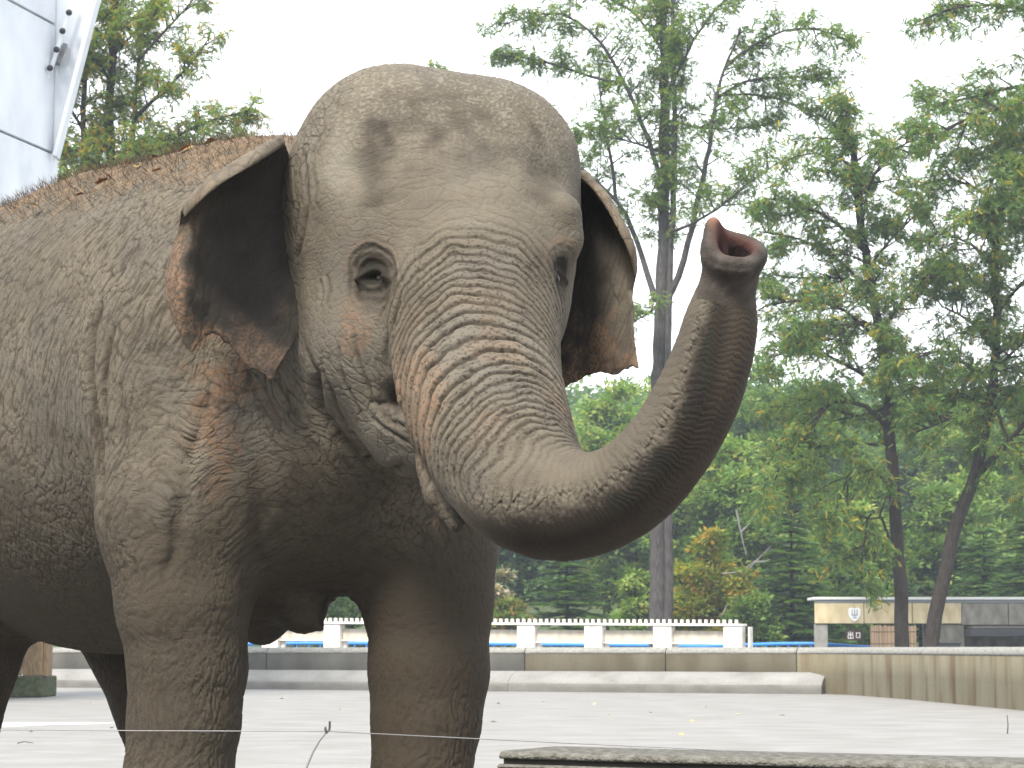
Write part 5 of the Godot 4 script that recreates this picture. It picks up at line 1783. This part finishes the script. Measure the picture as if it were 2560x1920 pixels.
func build_elephant() -> void:
	for q in [[noise_soft, FastNoiseLite.TYPE_SIMPLEX, 2], [noise_mid, FastNoiseLite.TYPE_SIMPLEX, 2], [noise_fine, FastNoiseLite.TYPE_SIMPLEX, 2], [noise_spot, FastNoiseLite.TYPE_SIMPLEX, 1], [noise_crack, FastNoiseLite.TYPE_CELLULAR, 1]]:
		var f: FastNoiseLite = q[0]
		f.noise_type = q[1]
		f.frequency = 1.0
		f.seed = 7
		f.fractal_type = FastNoiseLite.FRACTAL_FBM if q[2] > 1 else FastNoiseLite.FRACTAL_NONE
		f.fractal_octaves = q[2]
	noise_crack.cellular_return_type = FastNoiseLite.RETURN_DISTANCE2_SUB
	noise_crack.cellular_jitter = 1.0
	var sum := 0.0
	for i in 300:
		fold_table.append(sum)
		var w := i / 100.0 - 0.5
		sum += 0.01 / (0.026 + 0.030 * exp(-pow((w - 0.66) / 0.12, 2.0)))
	var run := 0.0
	var count := TRUNK_LINE.size()
	for i in count - 1:
		var line := [TRUNK_LINE[maxi(i - 1, 0)], TRUNK_LINE[i], TRUNK_LINE[i + 1], TRUNK_LINE[mini(i + 2, count - 1)]]
		for k in (4 if i < count - 2 else 5):
			var t := k / 4.0
			var x := spline(line[0][0], line[1][0], line[2][0], line[3][0], t)
			if trunk_p.size():
				run += trunk_p[trunk_p.size() - 1].distance_to(x)
			trunk_p.append(x)
			trunk_r.append(lerpf(line[1][1], line[2][1], t))
			trunk_up.append((line[1][2] as Vector3).lerp(line[2][2], t).normalized())
			trunk_s.append(run)
	run_total = run
	for q in CREASES:
		var box := AABB(q[2][0], Vector3.ZERO)
		for x in q[2]:
			box = box.expand(x)
		crease_box.append(box.grow(float(q[0]) * 3.0 + 0.02))
	var t0 := Time.get_ticks_msec()
	body_surface()
	var t1 := Time.get_ticks_msec()
	refine(front_side)
	refine(front_side)
	refine(face_side)
	var t2 := Time.get_ticks_msec()
	block_out.resize(64)
	var job := WorkerThreadPool.add_group_task(dress_range, 64, -1, true)
	WorkerThreadPool.wait_for_group_task_completion(job)
	var verts := PackedVector3Array()
	var cols := PackedColorArray()
	for r in block_out:
		verts.append_array(r[0])
		cols.append_array(r[1])
	var tris := PackedInt32Array()
	for q in range(0, eq.size(), 4):
		tris.append_array(PackedInt32Array([eq[q], eq[q + 1], eq[q + 2], eq[q], eq[q + 2], eq[q + 3]]))
	ear_sheet(EAR_RIGHT, false, verts, cols, tris)
	ear_sheet(EAR_LEFT, true, verts, cols, tris)
	trunk_tip(verts, cols, tris)
	var norms := smooth_normals(verts, tris)
	print("elephant ", t1 - t0, " ", t2 - t1, " ", Time.get_ticks_msec() - t2, " ms, ", tris.size() / 3, " triangles")
	var arrays := []
	arrays.resize(Mesh.ARRAY_MAX)
	arrays[Mesh.ARRAY_VERTEX] = verts
	arrays[Mesh.ARRAY_NORMAL] = norms
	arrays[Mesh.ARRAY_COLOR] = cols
	arrays[Mesh.ARRAY_INDEX] = tris
	var mesh := ArrayMesh.new()
	mesh.add_surface_from_arrays(Mesh.PRIMITIVE_TRIANGLES, arrays)
	var m := StandardMaterial3D.new()
	m.vertex_color_use_as_albedo = true
	m.roughness = 0.78
	m.metallic_specular = 0.25
	m.uv1_triplanar = true
	m.uv1_world_triplanar = true
	m.uv1_scale = Vector3.ONE * 4.3
	m.heightmap_enabled = true
	m.heightmap_scale = 0.14
	m.heightmap_texture = skin_relief()
	var body := MeshInstance3D.new()
	body.name = "elephant"
	body.mesh = mesh
	body.material_override = m
	add_child(body)
	tag(body, "large grey brown elephant raising its curled trunk in the concrete yard", "elephant")
	back_things(body, verts, norms)
	for eye in EYES:
		var s := SphereMesh.new()
		s.radius = 0.021
		s.height = 0.042
		s.radial_segments = 32
		s.rings = 16
		var e := MeshInstance3D.new()
		e.name = "eye"
		e.mesh = s
		e.material_override = plain(Color(0.018, 0.012, 0.009), 0.12)
		e.position = (eye[0] as Vector3) - (eye[1] as Vector3) * float(eye[2])
		body.add_child(e, true)


func back_things(body: Node3D, verts: PackedVector3Array, norms: PackedVector3Array) -> void:
	# bristles along the spine, the crown of the head and the chin, and dry leaves lying on the back
	var rng := RandomNumberGenerator.new()
	rng.seed = 19
	var spine: Array[int] = []
	var poll: Array[int] = []
	var chin: Array[int] = []
	for v in en.size():
		var p := verts[v]
		if p.y > 2.3 and en[v].y > 0.62 and p.x < -0.55 and p.x > -1.95:
			spine.append(v)
		elif p.y > 2.42 and p.z > -6.95 and p.x > -0.75:
			poll.append(v)
		elif p.distance_to(Vector3(-0.145, 1.33, -6.11)) < 0.06:
			chin.append(v)
	var st := SurfaceTool.new()
	st.begin(Mesh.PRIMITIVE_TRIANGLES)
	for set_ in [[spine, 2600, 0.042, 0.0006], [poll, 150, 0.02, 0.0004], [chin, 46, 0.06, 0.0005]]:
		var from: Array[int] = set_[0]
		if from.is_empty():
			continue
		for k in int(set_[1]):
			var v := from[rng.randi() % from.size()]
			var p := verts[v]
			var n := norms[v]
			var side := Vector3(rng.randfn(), rng.randfn() * 0.3, rng.randfn())
			var l := float(set_[2]) * rng.randf_range(0.5, 1.2)
			var tip := p + (n + side * 0.4).normalized() * l
			if set_[1] == 46:
				tip = p + (n * 0.6 + Vector3(0, -0.8, 0) + side * 0.35).normalized() * l
			var across := (tip - p).cross(Vector3(0, 0, 1) + side * 0.3).normalized() * float(set_[3])
			var mid := p.lerp(tip, 0.6) + side * l * 0.08
			for x in [p - across, p + across, mid + across * 0.7, p - across, mid + across * 0.7, mid - across * 0.7, mid - across * 0.7, mid + across * 0.7, tip]:
				st.add_vertex(x)
	st.generate_normals()
	var hair := part("bristles", st.commit(), plain(Color(0.075, 0.05, 0.035), 0.8), body)
	tag(hair, "", "", "", "stuff")
	var kinds := [["orange", Color(0.26, 0.085, 0.02)], ["yellow", Color(0.30, 0.19, 0.03)], ["brown", Color(0.12, 0.05, 0.025)]]
	var spots := [Vector3(-1.802, 2.473, -8.4), Vector3(-1.776, 2.507, -8.4), Vector3(-1.729, 2.481, -8.35), Vector3(-1.666, 2.548, -8.3), Vector3(-1.817, 2.448, -8.4), Vector3(-1.522, 2.559, -8.1), Vector3(-1.433, 2.58, -8), Vector3(-1.368, 2.58, -7.9), Vector3(-1.251, 2.596, -7.8), Vector3(-1.166, 2.596, -7.7), Vector3(-1.091, 2.601, -7.6), Vector3(-1.01, 2.606, -7.5), Vector3(-0.937, 2.604, -7.4), Vector3(-0.887, 2.601, -7.35), Vector3(-1.344, 2.569, -7.9), Vector3(-1.196, 2.575, -7.75)]
	var blade := leaf_blade(0.055, 0.03)
	for i in spots.size():
		var best := -1
		var near := 9.0
		var line: Vector3 = (spots[i] - Vector3(0, 1, 0)).normalized()
		for v in spine:
			var to := verts[v] - Vector3(0, 1, 0)
			var d := to.cross(line).length()
			if d < near:
				near = d
				best = v
		if best < 0:
			continue
		var kind: Array = kinds[[0, 1, 0, 1, 2][i % 5]]
		var l := part("dry_leaf", blade, plain(kind[1], 0.7), self, verts[best] + norms[best] * 0.008, Vector3(rng.randf_range(-0.7, 0.3), rng.randf() * TAU, rng.randf_range(-0.5, 0.5)))
		tag(l, "small %s dry leaf lying on the elephant's dusty back" % kind[0], "leaf", "dry leaves on the elephant's back")


func skin_relief() -> ImageTexture:
	var f := FastNoiseLite.new()
	f.seed = 3
	f.noise_type = FastNoiseLite.TYPE_CELLULAR
	f.cellular_return_type = FastNoiseLite.RETURN_DISTANCE2_SUB
	f.frequency = 0.028
	f.domain_warp_enabled = true
	f.domain_warp_amplitude = 22.0
	f.domain_warp_frequency = 0.02
	f.fractal_type = FastNoiseLite.FRACTAL_FBM
	f.fractal_octaves = 2
	return ImageTexture.create_from_image(f.get_seamless_image(1024, 1024))
# smooth blend of rounded bones and ellipsoids: [a, radius, b, radius, blend]
const BONES := [
	[Vector3(-0.689, 1.395, -7.25), 0.17, Vector3(-0.697, 1.209, -7.2), 0.1, 0.1],
	[Vector3(-0.69, 1.209, -7.2), 0.1, Vector3(-0.624, 1.103, -7.1), 0.055, 0.06],
	[Vector3(-0.777, 1.156, -7.3), 0.12, Vector3(-0.769, 1.085, -7.3), 0.075, 0.1],
	[Vector3(-0.624, 1.103, -7.1), 0.05, Vector3(-0.569, 1.059, -7.06), 0.008, 0.03],
	[Vector3(-0.968, 1.996, -7.25), 0.22, Vector3(-0.98, 1.718, -7.06), 0.245, 0.22],
	[Vector3(-0.98, 1.718, -7.06), 0.245, Vector3(-0.973, 1.361, -6.88), 0.212, 0.14],
	[Vector3(-0.973, 1.361, -6.88), 0.212, Vector3(-0.951, 1.133, -6.86), 0.188, 0.08],
	[Vector3(-0.951, 1.133, -6.86), 0.188, Vector3(-0.934, 0.947, -6.86), 0.166, 0.04],
	[Vector3(-0.934, 0.947, -6.86), 0.166, Vector3(-0.941, 0.789, -6.85), 0.156, 0.04],
	[Vector3(-0.941, 0.789, -6.85), 0.156, Vector3(-0.953, 0.632, -6.84), 0.15, 0.04],
	[Vector3(-0.953, 0.632, -6.84), 0.15, Vector3(-0.953, 0.3, -6.84), 0.16, 0.04],
	[Vector3(-0.953, 0.3, -6.84), 0.16, Vector3(-0.953, 0.1, -6.82), 0.18, 0.04],
	[Vector3(-0.303, 1.558, -7.15), 0.23, Vector3(-0.265, 1.345, -7.1), 0.2, 0.2],
	[Vector3(-0.265, 1.345, -7.1), 0.2, Vector3(-0.247, 1.137, -7.05), 0.184, 0.12],
	[Vector3(-0.247, 1.137, -7.05), 0.184, Vector3(-0.245, 0.932, -7.02), 0.172, 0.04],
	[Vector3(-0.245, 0.932, -7.02), 0.172, Vector3(-0.252, 0.784, -7), 0.155, 0.04],
	[Vector3(-0.252, 0.784, -7), 0.155, Vector3(-0.263, 0.651, -6.98), 0.14, 0.04],
	[Vector3(-0.263, 0.651, -6.98), 0.14, Vector3(-0.263, 0.3, -6.98), 0.15, 0.04],
	[Vector3(-0.263, 0.3, -6.98), 0.15, Vector3(-0.263, 0.1, -6.96), 0.175, 0.04],
	[Vector3(-1.908, 1.632, -8.1), 0.36, Vector3(-1.9, 1, -8.1), 0.22, 0.15],
	[Vector3(-1.9, 1, -8.1), 0.22, Vector3(-1.974, 0.528, -8.2), 0.17, 0.06],
	[Vector3(-1.974, 0.528, -8.2), 0.17, Vector3(-1.974, 0.1, -8.2), 0.19, 0.06],
	[Vector3(-1.455, 1.334, -8.6), 0.26, Vector3(-1.232, 0.806, -8.4), 0.16, 0.15],
	[Vector3(-1.232, 0.806, -8.4), 0.16, Vector3(-1.186, 0.578, -8.45), 0.15, 0.06],
	[Vector3(-1.186, 0.578, -8.45), 0.15, Vector3(-1.186, 0.1, -8.45), 0.18, 0.06],
	[Vector3(-0.215, 2.12, -6.84), 0.39, Vector3(-0.7, 1.93, -7.161), 0.46, 0.25],
	[Vector3(-0.291, 1.78, -6.815), 0.26, Vector3(-0.646, 1.6, -6.982), 0.34, 0.15],
	[Vector3(-0.35, 2.4, -6.607), 0.235, Vector3(-0.309, 2.2, -6.515), 0.22, 0.1],
	[Vector3(-0.053, 2.37, -6.682), 0.24, Vector3(-0.046, 2.2, -6.579), 0.2, 0.1],
	[Vector3(-0.145, 2.12, -6.526), 0.27, Vector3(-0.132, 1.95, -6.488), 0.26, 0.14],
	[Vector3(-0.31, 2.15, -6.388), 0.09, Vector3(-0.361, 2.06, -6.414), 0.075, 0.08],
	[Vector3(0.051, 2.15, -6.506), 0.09, Vector3(0.085, 2.07, -6.538), 0.066, 0.06],
	[Vector3(-0.338, 2.03, -6.474), 0.14, Vector3(-0.325, 1.86, -6.467), 0.15, 0.1],
	[Vector3(0.119, 2.174, -6.4), 0.075, Vector3(0.135, 2.116, -6.4), 0.062, 0.05],
	[Vector3(-0.441, 2.2, -6.63), 0.19, Vector3(-0.387, 1.85, -6.511), 0.165, 0.12],
	[Vector3(-0.06, 2.2, -6.848), 0.12, Vector3(-0.118, 1.8, -6.766), 0.11, 0.12],
	[Vector3(-0.379, 1.84, -6.534), 0.17, Vector3(-0.275, 1.64, -6.473), 0.14, 0.1],
	[Vector3(-0.105, 1.82, -6.728), 0.14, Vector3(-0.106, 1.64, -6.602), 0.12, 0.1],
	[Vector3(-0.227, 1.63, -6.52), 0.165, Vector3(-0.108, 1.54, -6.349), 0.1, 0.08],
	[Vector3(-0.2, 1.479, -6.14), 0.052, Vector3(-0.181, 1.393, -6.08), 0.047, 0.02],
	[Vector3(-0.181, 1.393, -6.08), 0.045, Vector3(-0.141, 1.314, -6.02), 0.022, 0.012],
	[Vector3(-0.109, 2.137, -6.56), 0.205, Vector3(-0.106, 2.072, -6.509), 0.211, 0.11],
	[Vector3(-0.106, 2.072, -6.509), 0.211, Vector3(-0.102, 1.988, -6.44), 0.217, 0.11],
	[Vector3(-0.102, 1.988, -6.44), 0.217, Vector3(-0.1, 1.914, -6.371), 0.218, 0.11],
	[Vector3(-0.1, 1.914, -6.371), 0.218, Vector3(-0.097, 1.84, -6.3), 0.217, 0.03],
	[Vector3(-0.097, 1.84, -6.3), 0.217, Vector3(-0.092, 1.764, -6.235), 0.213, 0.03],
	[Vector3(-0.092, 1.764, -6.235), 0.213, Vector3(-0.083, 1.688, -6.17), 0.207, 0.03],
	[Vector3(-0.083, 1.688, -6.17), 0.207, Vector3(-0.064, 1.613, -6.1), 0.199, 0.03],
	[Vector3(-0.064, 1.613, -6.1), 0.199, Vector3(-0.04, 1.542, -6.03), 0.189, 0.03],
	[Vector3(-0.04, 1.542, -6.03), 0.189, Vector3(-0.014, 1.479, -5.961), 0.178, 0.03],
	[Vector3(-0.014, 1.479, -5.961), 0.178, Vector3(0.016, 1.425, -5.9), 0.165, 0.03],
	[Vector3(0.016, 1.425, -5.9), 0.165, Vector3(0.054, 1.385, -5.86), 0.15, 0.03],
	[Vector3(0.054, 1.385, -5.86), 0.15, Vector3(0.096, 1.357, -5.83), 0.135, 0.03],
	[Vector3(0.096, 1.357, -5.83), 0.135, Vector3(0.137, 1.346, -5.804), 0.125, 0.03],
	[Vector3(0.137, 1.346, -5.804), 0.125, Vector3(0.18, 1.346, -5.78), 0.117, 0.03],
	[Vector3(0.18, 1.346, -5.78), 0.117, Vector3(0.227, 1.357, -5.751), 0.111, 0.03],
	[Vector3(0.227, 1.357, -5.751), 0.111, Vector3(0.273, 1.379, -5.72), 0.107, 0.03],
	[Vector3(0.273, 1.379, -5.72), 0.107, Vector3(0.316, 1.411, -5.689), 0.103, 0.03],
	[Vector3(0.316, 1.411, -5.689), 0.103, Vector3(0.354, 1.453, -5.66), 0.1, 0.03],
	[Vector3(0.354, 1.453, -5.66), 0.1, Vector3(0.39, 1.501, -5.633), 0.098, 0.03],
	[Vector3(0.39, 1.501, -5.633), 0.098, Vector3(0.421, 1.554, -5.61), 0.096, 0.03],
	[Vector3(0.421, 1.554, -5.61), 0.096, Vector3(0.446, 1.604, -5.593), 0.093, 0.03],
	[Vector3(0.446, 1.604, -5.593), 0.093, Vector3(0.466, 1.656, -5.58), 0.089, 0.03],
	[Vector3(0.466, 1.656, -5.58), 0.089, Vector3(0.483, 1.71, -5.569), 0.085, 0.03],
	[Vector3(0.483, 1.71, -5.569), 0.085, Vector3(0.495, 1.764, -5.56), 0.08, 0.03],
	[Vector3(0.495, 1.764, -5.56), 0.08, Vector3(0.504, 1.817, -5.549), 0.074, 0.03],
]
# [centre, radii, blend, which axes: 0 body, 1 head]
const LUMPS := [
	[Vector3(-1.269, 1.785, -7.793), Vector3(1.25, 0.805, 0.64), 0.1, 0],
	[Vector3(-0.747, 1.9, -7.213), Vector3(0.58, 0.64, 0.48), 0.3, 0],
	[Vector3(-1.771, 1.82, -8.351), Vector3(0.62, 0.68, 0.5), 0.25, 0],
	[Vector3(-0.601, 1.62, -7.022), Vector3(0.3, 0.3, 0.34), 0.22, 0],
	[Vector3(-0.237, 2.25, -6.664), Vector3(0.4, 0.37, 0.36), 0.12, 1],
]
const TRUNK_LINE := [
	[Vector3(-0.109, 2.137, -6.56), 0.205, Vector3(-0.023, 0.614, 0.789)],
	[Vector3(-0.106, 2.072, -6.509), 0.211, Vector3(-0.021, 0.624, 0.781)],
	[Vector3(-0.102, 1.988, -6.44), 0.217, Vector3(-0.017, 0.659, 0.752)],
	[Vector3(-0.1, 1.914, -6.371), 0.218, Vector3(-0.015, 0.689, 0.725)],
	[Vector3(-0.097, 1.84, -6.3), 0.217, Vector3(-0.022, 0.67, 0.742)],
	[Vector3(-0.092, 1.764, -6.235), 0.213, Vector3(-0.037, 0.647, 0.761)],
	[Vector3(-0.083, 1.688, -6.17), 0.207, Vector3(-0.071, 0.656, 0.752)],
	[Vector3(-0.064, 1.613, -6.1), 0.199, Vector3(0.097, 0.702, 0.706)],
	[Vector3(-0.04, 1.542, -6.03), 0.189, Vector3(0.271, 0.74, 0.616)],
	[Vector3(-0.014, 1.479, -5.961), 0.178, Vector3(0.227, 0.773, 0.592)],
	[Vector3(0.016, 1.425, -5.9), 0.165, Vector3(0.2, 0.781, 0.591)],
	[Vector3(0.054, 1.385, -5.86), 0.15, Vector3(0.211, 0.811, 0.546)],
	[Vector3(0.096, 1.357, -5.83), 0.135, Vector3(0.159, 0.903, 0.399)],
	[Vector3(0.137, 1.346, -5.804), 0.125, Vector3(-0.048, 0.955, 0.291)],
	[Vector3(0.18, 1.346, -5.78), 0.117, Vector3(-0.238, 0.952, 0.192)],
	[Vector3(0.227, 1.357, -5.751), 0.111, Vector3(-0.384, 0.917, 0.106)],
	[Vector3(0.273, 1.379, -5.72), 0.107, Vector3(-0.527, 0.85, 0.012)],
	[Vector3(0.316, 1.411, -5.689), 0.103, Vector3(-0.65, 0.758, -0.057)],
	[Vector3(0.354, 1.453, -5.66), 0.1, Vector3(-0.733, 0.673, -0.105)],
	[Vector3(0.39, 1.501, -5.633), 0.098, Vector3(-0.789, 0.596, -0.146)],
	[Vector3(0.421, 1.554, -5.61), 0.096, Vector3(-0.83, 0.526, -0.188)],
	[Vector3(0.446, 1.604, -5.593), 0.093, Vector3(-0.853, 0.451, -0.261)],
	[Vector3(0.466, 1.656, -5.58), 0.089, Vector3(-0.867, 0.372, -0.33)],
	[Vector3(0.483, 1.71, -5.569), 0.085, Vector3(-0.868, 0.305, -0.391)],
	[Vector3(0.495, 1.764, -5.56), 0.08, Vector3(-0.861, 0.255, -0.44)],
	[Vector3(0.504, 1.817, -5.549), 0.074, Vector3(-0.866, 0.223, -0.448)],
	[Vector3(0.51, 1.861, -5.54), 0.068, Vector3(-0.863, 0.226, -0.453)],
	[Vector3(0.514, 1.885, -5.534), 0.065, Vector3(-0.856, 0.259, -0.448)],
	[Vector3(0.516, 1.898, -5.53), 0.064, Vector3(-0.851, 0.276, -0.446)],
]
const CREASES := [
	[0.03, 0.024, [Vector3(-1.197, 2.052, -6.858), Vector3(-1.227, 1.914, -6.849), Vector3(-1.234, 1.803, -6.837), Vector3(-1.209, 1.666, -6.816), Vector3(-1.188, 1.531, -6.814), Vector3(-1.18, 1.409, -6.779), Vector3(-1.173, 1.303, -6.776)]],
	[0.018, 0.014, [Vector3(-1.144, 1.945, -6.78), Vector3(-1.175, 1.838, -6.786), Vector3(-1.181, 1.73, -6.787), Vector3(-1.168, 1.596, -6.787), Vector3(-1.157, 1.447, -6.755)]],
	[0.014, 0.01, [Vector3(-1.263, 1.947, -6.895), Vector3(-1.277, 1.823, -6.885), Vector3(-1.262, 1.698, -6.869), Vector3(-1.241, 1.563, -6.873)]],
	[0.03, 0.01, [Vector3(-0.832, 1.778, -6.621), Vector3(-0.88, 1.623, -6.644), Vector3(-0.916, 1.507, -6.666), Vector3(-0.935, 1.388, -6.651), Vector3(-0.951, 1.271, -6.658), Vector3(-0.98, 1.168, -6.665)]],
	[0.026, 0.016, [Vector3(-0.58, 1.876, -6.47), Vector3(-0.535, 1.748, -6.439), Vector3(-0.523, 1.666, -6.551), Vector3(-0.48, 1.598, -6.587), Vector3(-0.411, 1.533, -6.631), Vector3(-0.327, 1.484, -6.505), Vector3(-0.24, 1.454, -6.1)]],
	[0.016, 0.009, [Vector3(-0.626, 1.746, -6.572), Vector3(-0.603, 1.656, -6.579), Vector3(-0.552, 1.554, -6.603), Vector3(-0.478, 1.467, -6.657), Vector3(-0.365, 1.414, -6.755), Vector3(-0.208, 1.365, -6.047)]],
	[0.014, 0.008, [Vector3(-0.669, 1.734, -6.581), Vector3(-0.645, 1.605, -6.592), Vector3(-0.593, 1.491, -6.627), Vector3(-0.506, 1.404, -6.696), Vector3(-0.407, 1.356, -6.791), Vector3(-0.276, 1.333, -6.852)]],
	[0.012, 0.01, [Vector3(-0.714, 1.722, -6.59), Vector3(-0.689, 1.58, -6.602), Vector3(-0.639, 1.453, -6.643), Vector3(-0.547, 1.353, -6.727), Vector3(-0.436, 1.293, -6.847)]],
	[0.012, 0.009, [Vector3(-0.761, 1.671, -6.604), Vector3(-0.742, 1.542, -6.619), Vector3(-0.693, 1.415, -6.662), Vector3(-0.614, 1.327, -6.733)]],
	[0.012, 0.008, [Vector3(-0.795, 1.646, -6.615), Vector3(-0.775, 1.517, -6.631), Vector3(-0.739, 1.402, -6.671), Vector3(-0.681, 1.302, -6.751)]],
	[0.014, 0.013, [Vector3(-0.583, 2.413, -6.489), Vector3(-0.559, 2.306, -6.413), Vector3(-0.551, 2.212, -6.397), Vector3(-0.571, 2.127, -6.426), Vector3(-0.598, 2.058, -6.476)]],
	[0.011, 0.01, [Vector3(-0.655, 2.49, -6.904), Vector3(-0.594, 2.301, -6.455), Vector3(-0.585, 2.206, -6.434), Vector3(-0.597, 2.12, -6.46)]],
	[0.011, 0.009, [Vector3(-0.549, 2.359, -6.419), Vector3(-0.527, 2.259, -6.376), Vector3(-0.529, 2.195, -6.376)]],
	[0.01, 0.008, [Vector3(-0.689, 2.519, -6.973), Vector3(-0.634, 2.318, -6.536), Vector3(-0.623, 2.229, -6.486)]],
	[0.012, 0.008, [Vector3(-0.524, 1.801, -6.386), Vector3(-0.491, 1.692, -6.434), Vector3(-0.446, 1.602, -6.563), Vector3(-0.387, 1.541, -6.45)]],
	[0.01, 0.007, [Vector3(-0.431, 1.867, -6.312), Vector3(-0.412, 1.768, -6.322), Vector3(-0.376, 1.671, -6.35), Vector3(-0.319, 1.582, -6.345)]],
	[0.01, 0.006, [Vector3(-0.47, 1.82, -6.335), Vector3(-0.453, 1.711, -6.373), Vector3(-0.404, 1.613, -6.401)]],
	[0.02, 0.022, [Vector3(-0.295, 1.928, -6.214), Vector3(-0.312, 1.855, -6.225), Vector3(-0.314, 1.779, -6.212), Vector3(-0.301, 1.688, -6.164), Vector3(-0.284, 1.623, -6.124)]],
	[0.016, 0.007, [Vector3(-0.389, 1.662, -6.361), Vector3(-0.351, 1.655, -6.344), Vector3(-0.316, 1.654, -6.331)]],
	[0.01, 0.007, [Vector3(-0.344, 1.645, -6.344), Vector3(-0.329, 1.607, -6.343), Vector3(-0.281, 1.587, -6.329)]],
	[0.01, 0.007, [Vector3(-0.384, 1.623, -6.375), Vector3(-0.332, 1.583, -6.352), Vector3(-0.269, 1.544, -6.341)]],
	[0.04, 0.018, [Vector3(-0.729, 1.517, -6.624), Vector3(-0.71, 1.402, -6.669), Vector3(-0.724, 1.276, -6.766), Vector3(-0.77, 1.151, -7.082)]],
	[0.012, 0.007, [Vector3(-0.526, 2.006, -6.391), Vector3(-0.517, 1.953, -6.379), Vector3(-0.525, 1.915, -6.383)]],
	[0.012, 0.007, [Vector3(-0.506, 2.015, -6.37), Vector3(-0.498, 1.963, -6.363), Vector3(-0.508, 1.919, -6.367)]],
]
const DENTS := [
	[Vector3(-0.381, 1.99, -6.293), 0.062, 0.018],
	[Vector3(-0.375, 1.995, -6.29), 0.03, 0.014],
	[Vector3(0.146, 1.997, -6.339), 0.05, 0.025],
	[Vector3(-0.396, 2.289, -6.298), 0.085, 0.024],
	[Vector3(0.084, 2.31, -6.401), 0.07, 0.02],
	[Vector3(-0.108, 2.349, -6.311), 0.1, 0.008],
	[Vector3(-0.319, 1.664, -6.332), 0.04, 0.042],
	[Vector3(-0.493, 2.254, -6.348), 0.09, -0.01],
	[Vector3(-0.28, 2.133, -6.244), 0.08, -0.008],
	[Vector3(-0.131, 2.208, -6.243), 0.12, -0.008],
]
const EYES := [
	[Vector3(-0.375, 1.992, -6.29), Vector3(-0.488, -0.024, 0.872), 0.046],
	[Vector3(0.142, 1.996, -6.33), Vector3(0.914, 0.048, 0.403), 0.036],
]
const THROAT_PATCH := Vector3(-0.815, 1.699, -6.617)
const MOUTH := Vector3(-0.319, 1.664, -6.332)
const LIP := [Vector3(-0.194, 1.454, -6.13), Vector3(-0.141, 1.314, -6.02)]
const EAR_RIGHT := [
	[Vector3(-0.635, 2.394, -6.485), Vector3(-0.662, 2.33, -6.32), Vector3(-0.719, 2.269, -6.22), Vector3(-0.786, 2.217, -6.18), Vector3(-0.837, 2.175, -6.2), Vector3(-0.88, 2.155, -6.28)],
	[Vector3(-0.649, 2.419, -6.515), Vector3(-0.675, 2.361, -6.35), Vector3(-0.737, 2.302, -6.27), Vector3(-0.806, 2.248, -6.23), Vector3(-0.858, 2.203, -6.25), Vector3(-0.896, 2.178, -6.32)],
	[Vector3(-0.631, 2.359, -6.555), Vector3(-0.677, 2.315, -6.47), Vector3(-0.74, 2.27, -6.41), Vector3(-0.805, 2.224, -6.37), Vector3(-0.858, 2.175, -6.35), Vector3(-0.908, 2.139, -6.36)],
	[Vector3(-0.591, 2.159, -6.535), Vector3(-0.664, 2.125, -6.49), Vector3(-0.75, 2.094, -6.46), Vector3(-0.833, 2.066, -6.41), Vector3(-0.885, 2.041, -6.31), Vector3(-0.938, 2.043, -6.38)],
	[Vector3(-0.581, 2.012, -6.515), Vector3(-0.662, 1.982, -6.49), Vector3(-0.743, 1.966, -6.47), Vector3(-0.825, 1.951, -6.41), Vector3(-0.884, 1.931, -6.3), Vector3(-0.942, 1.953, -6.38)],
	[Vector3(-0.585, 1.905, -6.495), Vector3(-0.646, 1.863, -6.47), Vector3(-0.728, 1.868, -6.46), Vector3(-0.818, 1.893, -6.41), Vector3(-0.881, 1.862, -6.32), Vector3(-0.92, 1.883, -6.38)],
	[Vector3(-0.608, 1.835, -6.475), Vector3(-0.654, 1.738, -6.43), Vector3(-0.729, 1.78, -6.44), Vector3(-0.821, 1.855, -6.4), Vector3(-0.865, 1.798, -6.33), Vector3(-0.904, 1.861, -6.38)],
]
const EAR_LEFT := [
	[Vector3(0.149, 2.36, -6.87), Vector3(0.204, 2.346, -6.76), Vector3(0.255, 2.266, -6.64), Vector3(0.298, 2.178, -6.58), Vector3(0.333, 2.103, -6.59), Vector3(0.347, 2.05, -6.64)],
	[Vector3(0.15, 2.384, -6.9), Vector3(0.211, 2.375, -6.8), Vector3(0.264, 2.295, -6.68), Vector3(0.309, 2.209, -6.62), Vector3(0.345, 2.127, -6.62), Vector3(0.355, 2.061, -6.66)],
	[Vector3(0.137, 2.331, -6.95), Vector3(0.204, 2.317, -6.88), Vector3(0.263, 2.251, -6.82), Vector3(0.307, 2.159, -6.76), Vector3(0.331, 2.084, -6.72), Vector3(0.346, 2.014, -6.7)],
	[Vector3(0.123, 2.149, -6.95), Vector3(0.183, 2.11, -6.88), Vector3(0.235, 2.073, -6.82), Vector3(0.287, 2.025, -6.77), Vector3(0.324, 1.99, -6.72), Vector3(0.346, 1.958, -6.68)],
	[Vector3(0.121, 1.975, -6.9), Vector3(0.174, 1.941, -6.85), Vector3(0.227, 1.921, -6.8), Vector3(0.278, 1.9, -6.75), Vector3(0.323, 1.88, -6.7), Vector3(0.348, 1.869, -6.66)],
	[Vector3(0.12, 1.791, -6.85), Vector3(0.155, 1.764, -6.8), Vector3(0.205, 1.774, -6.77), Vector3(0.261, 1.782, -6.72), Vector3(0.312, 1.784, -6.68), Vector3(0.359, 1.788, -6.64)],
]
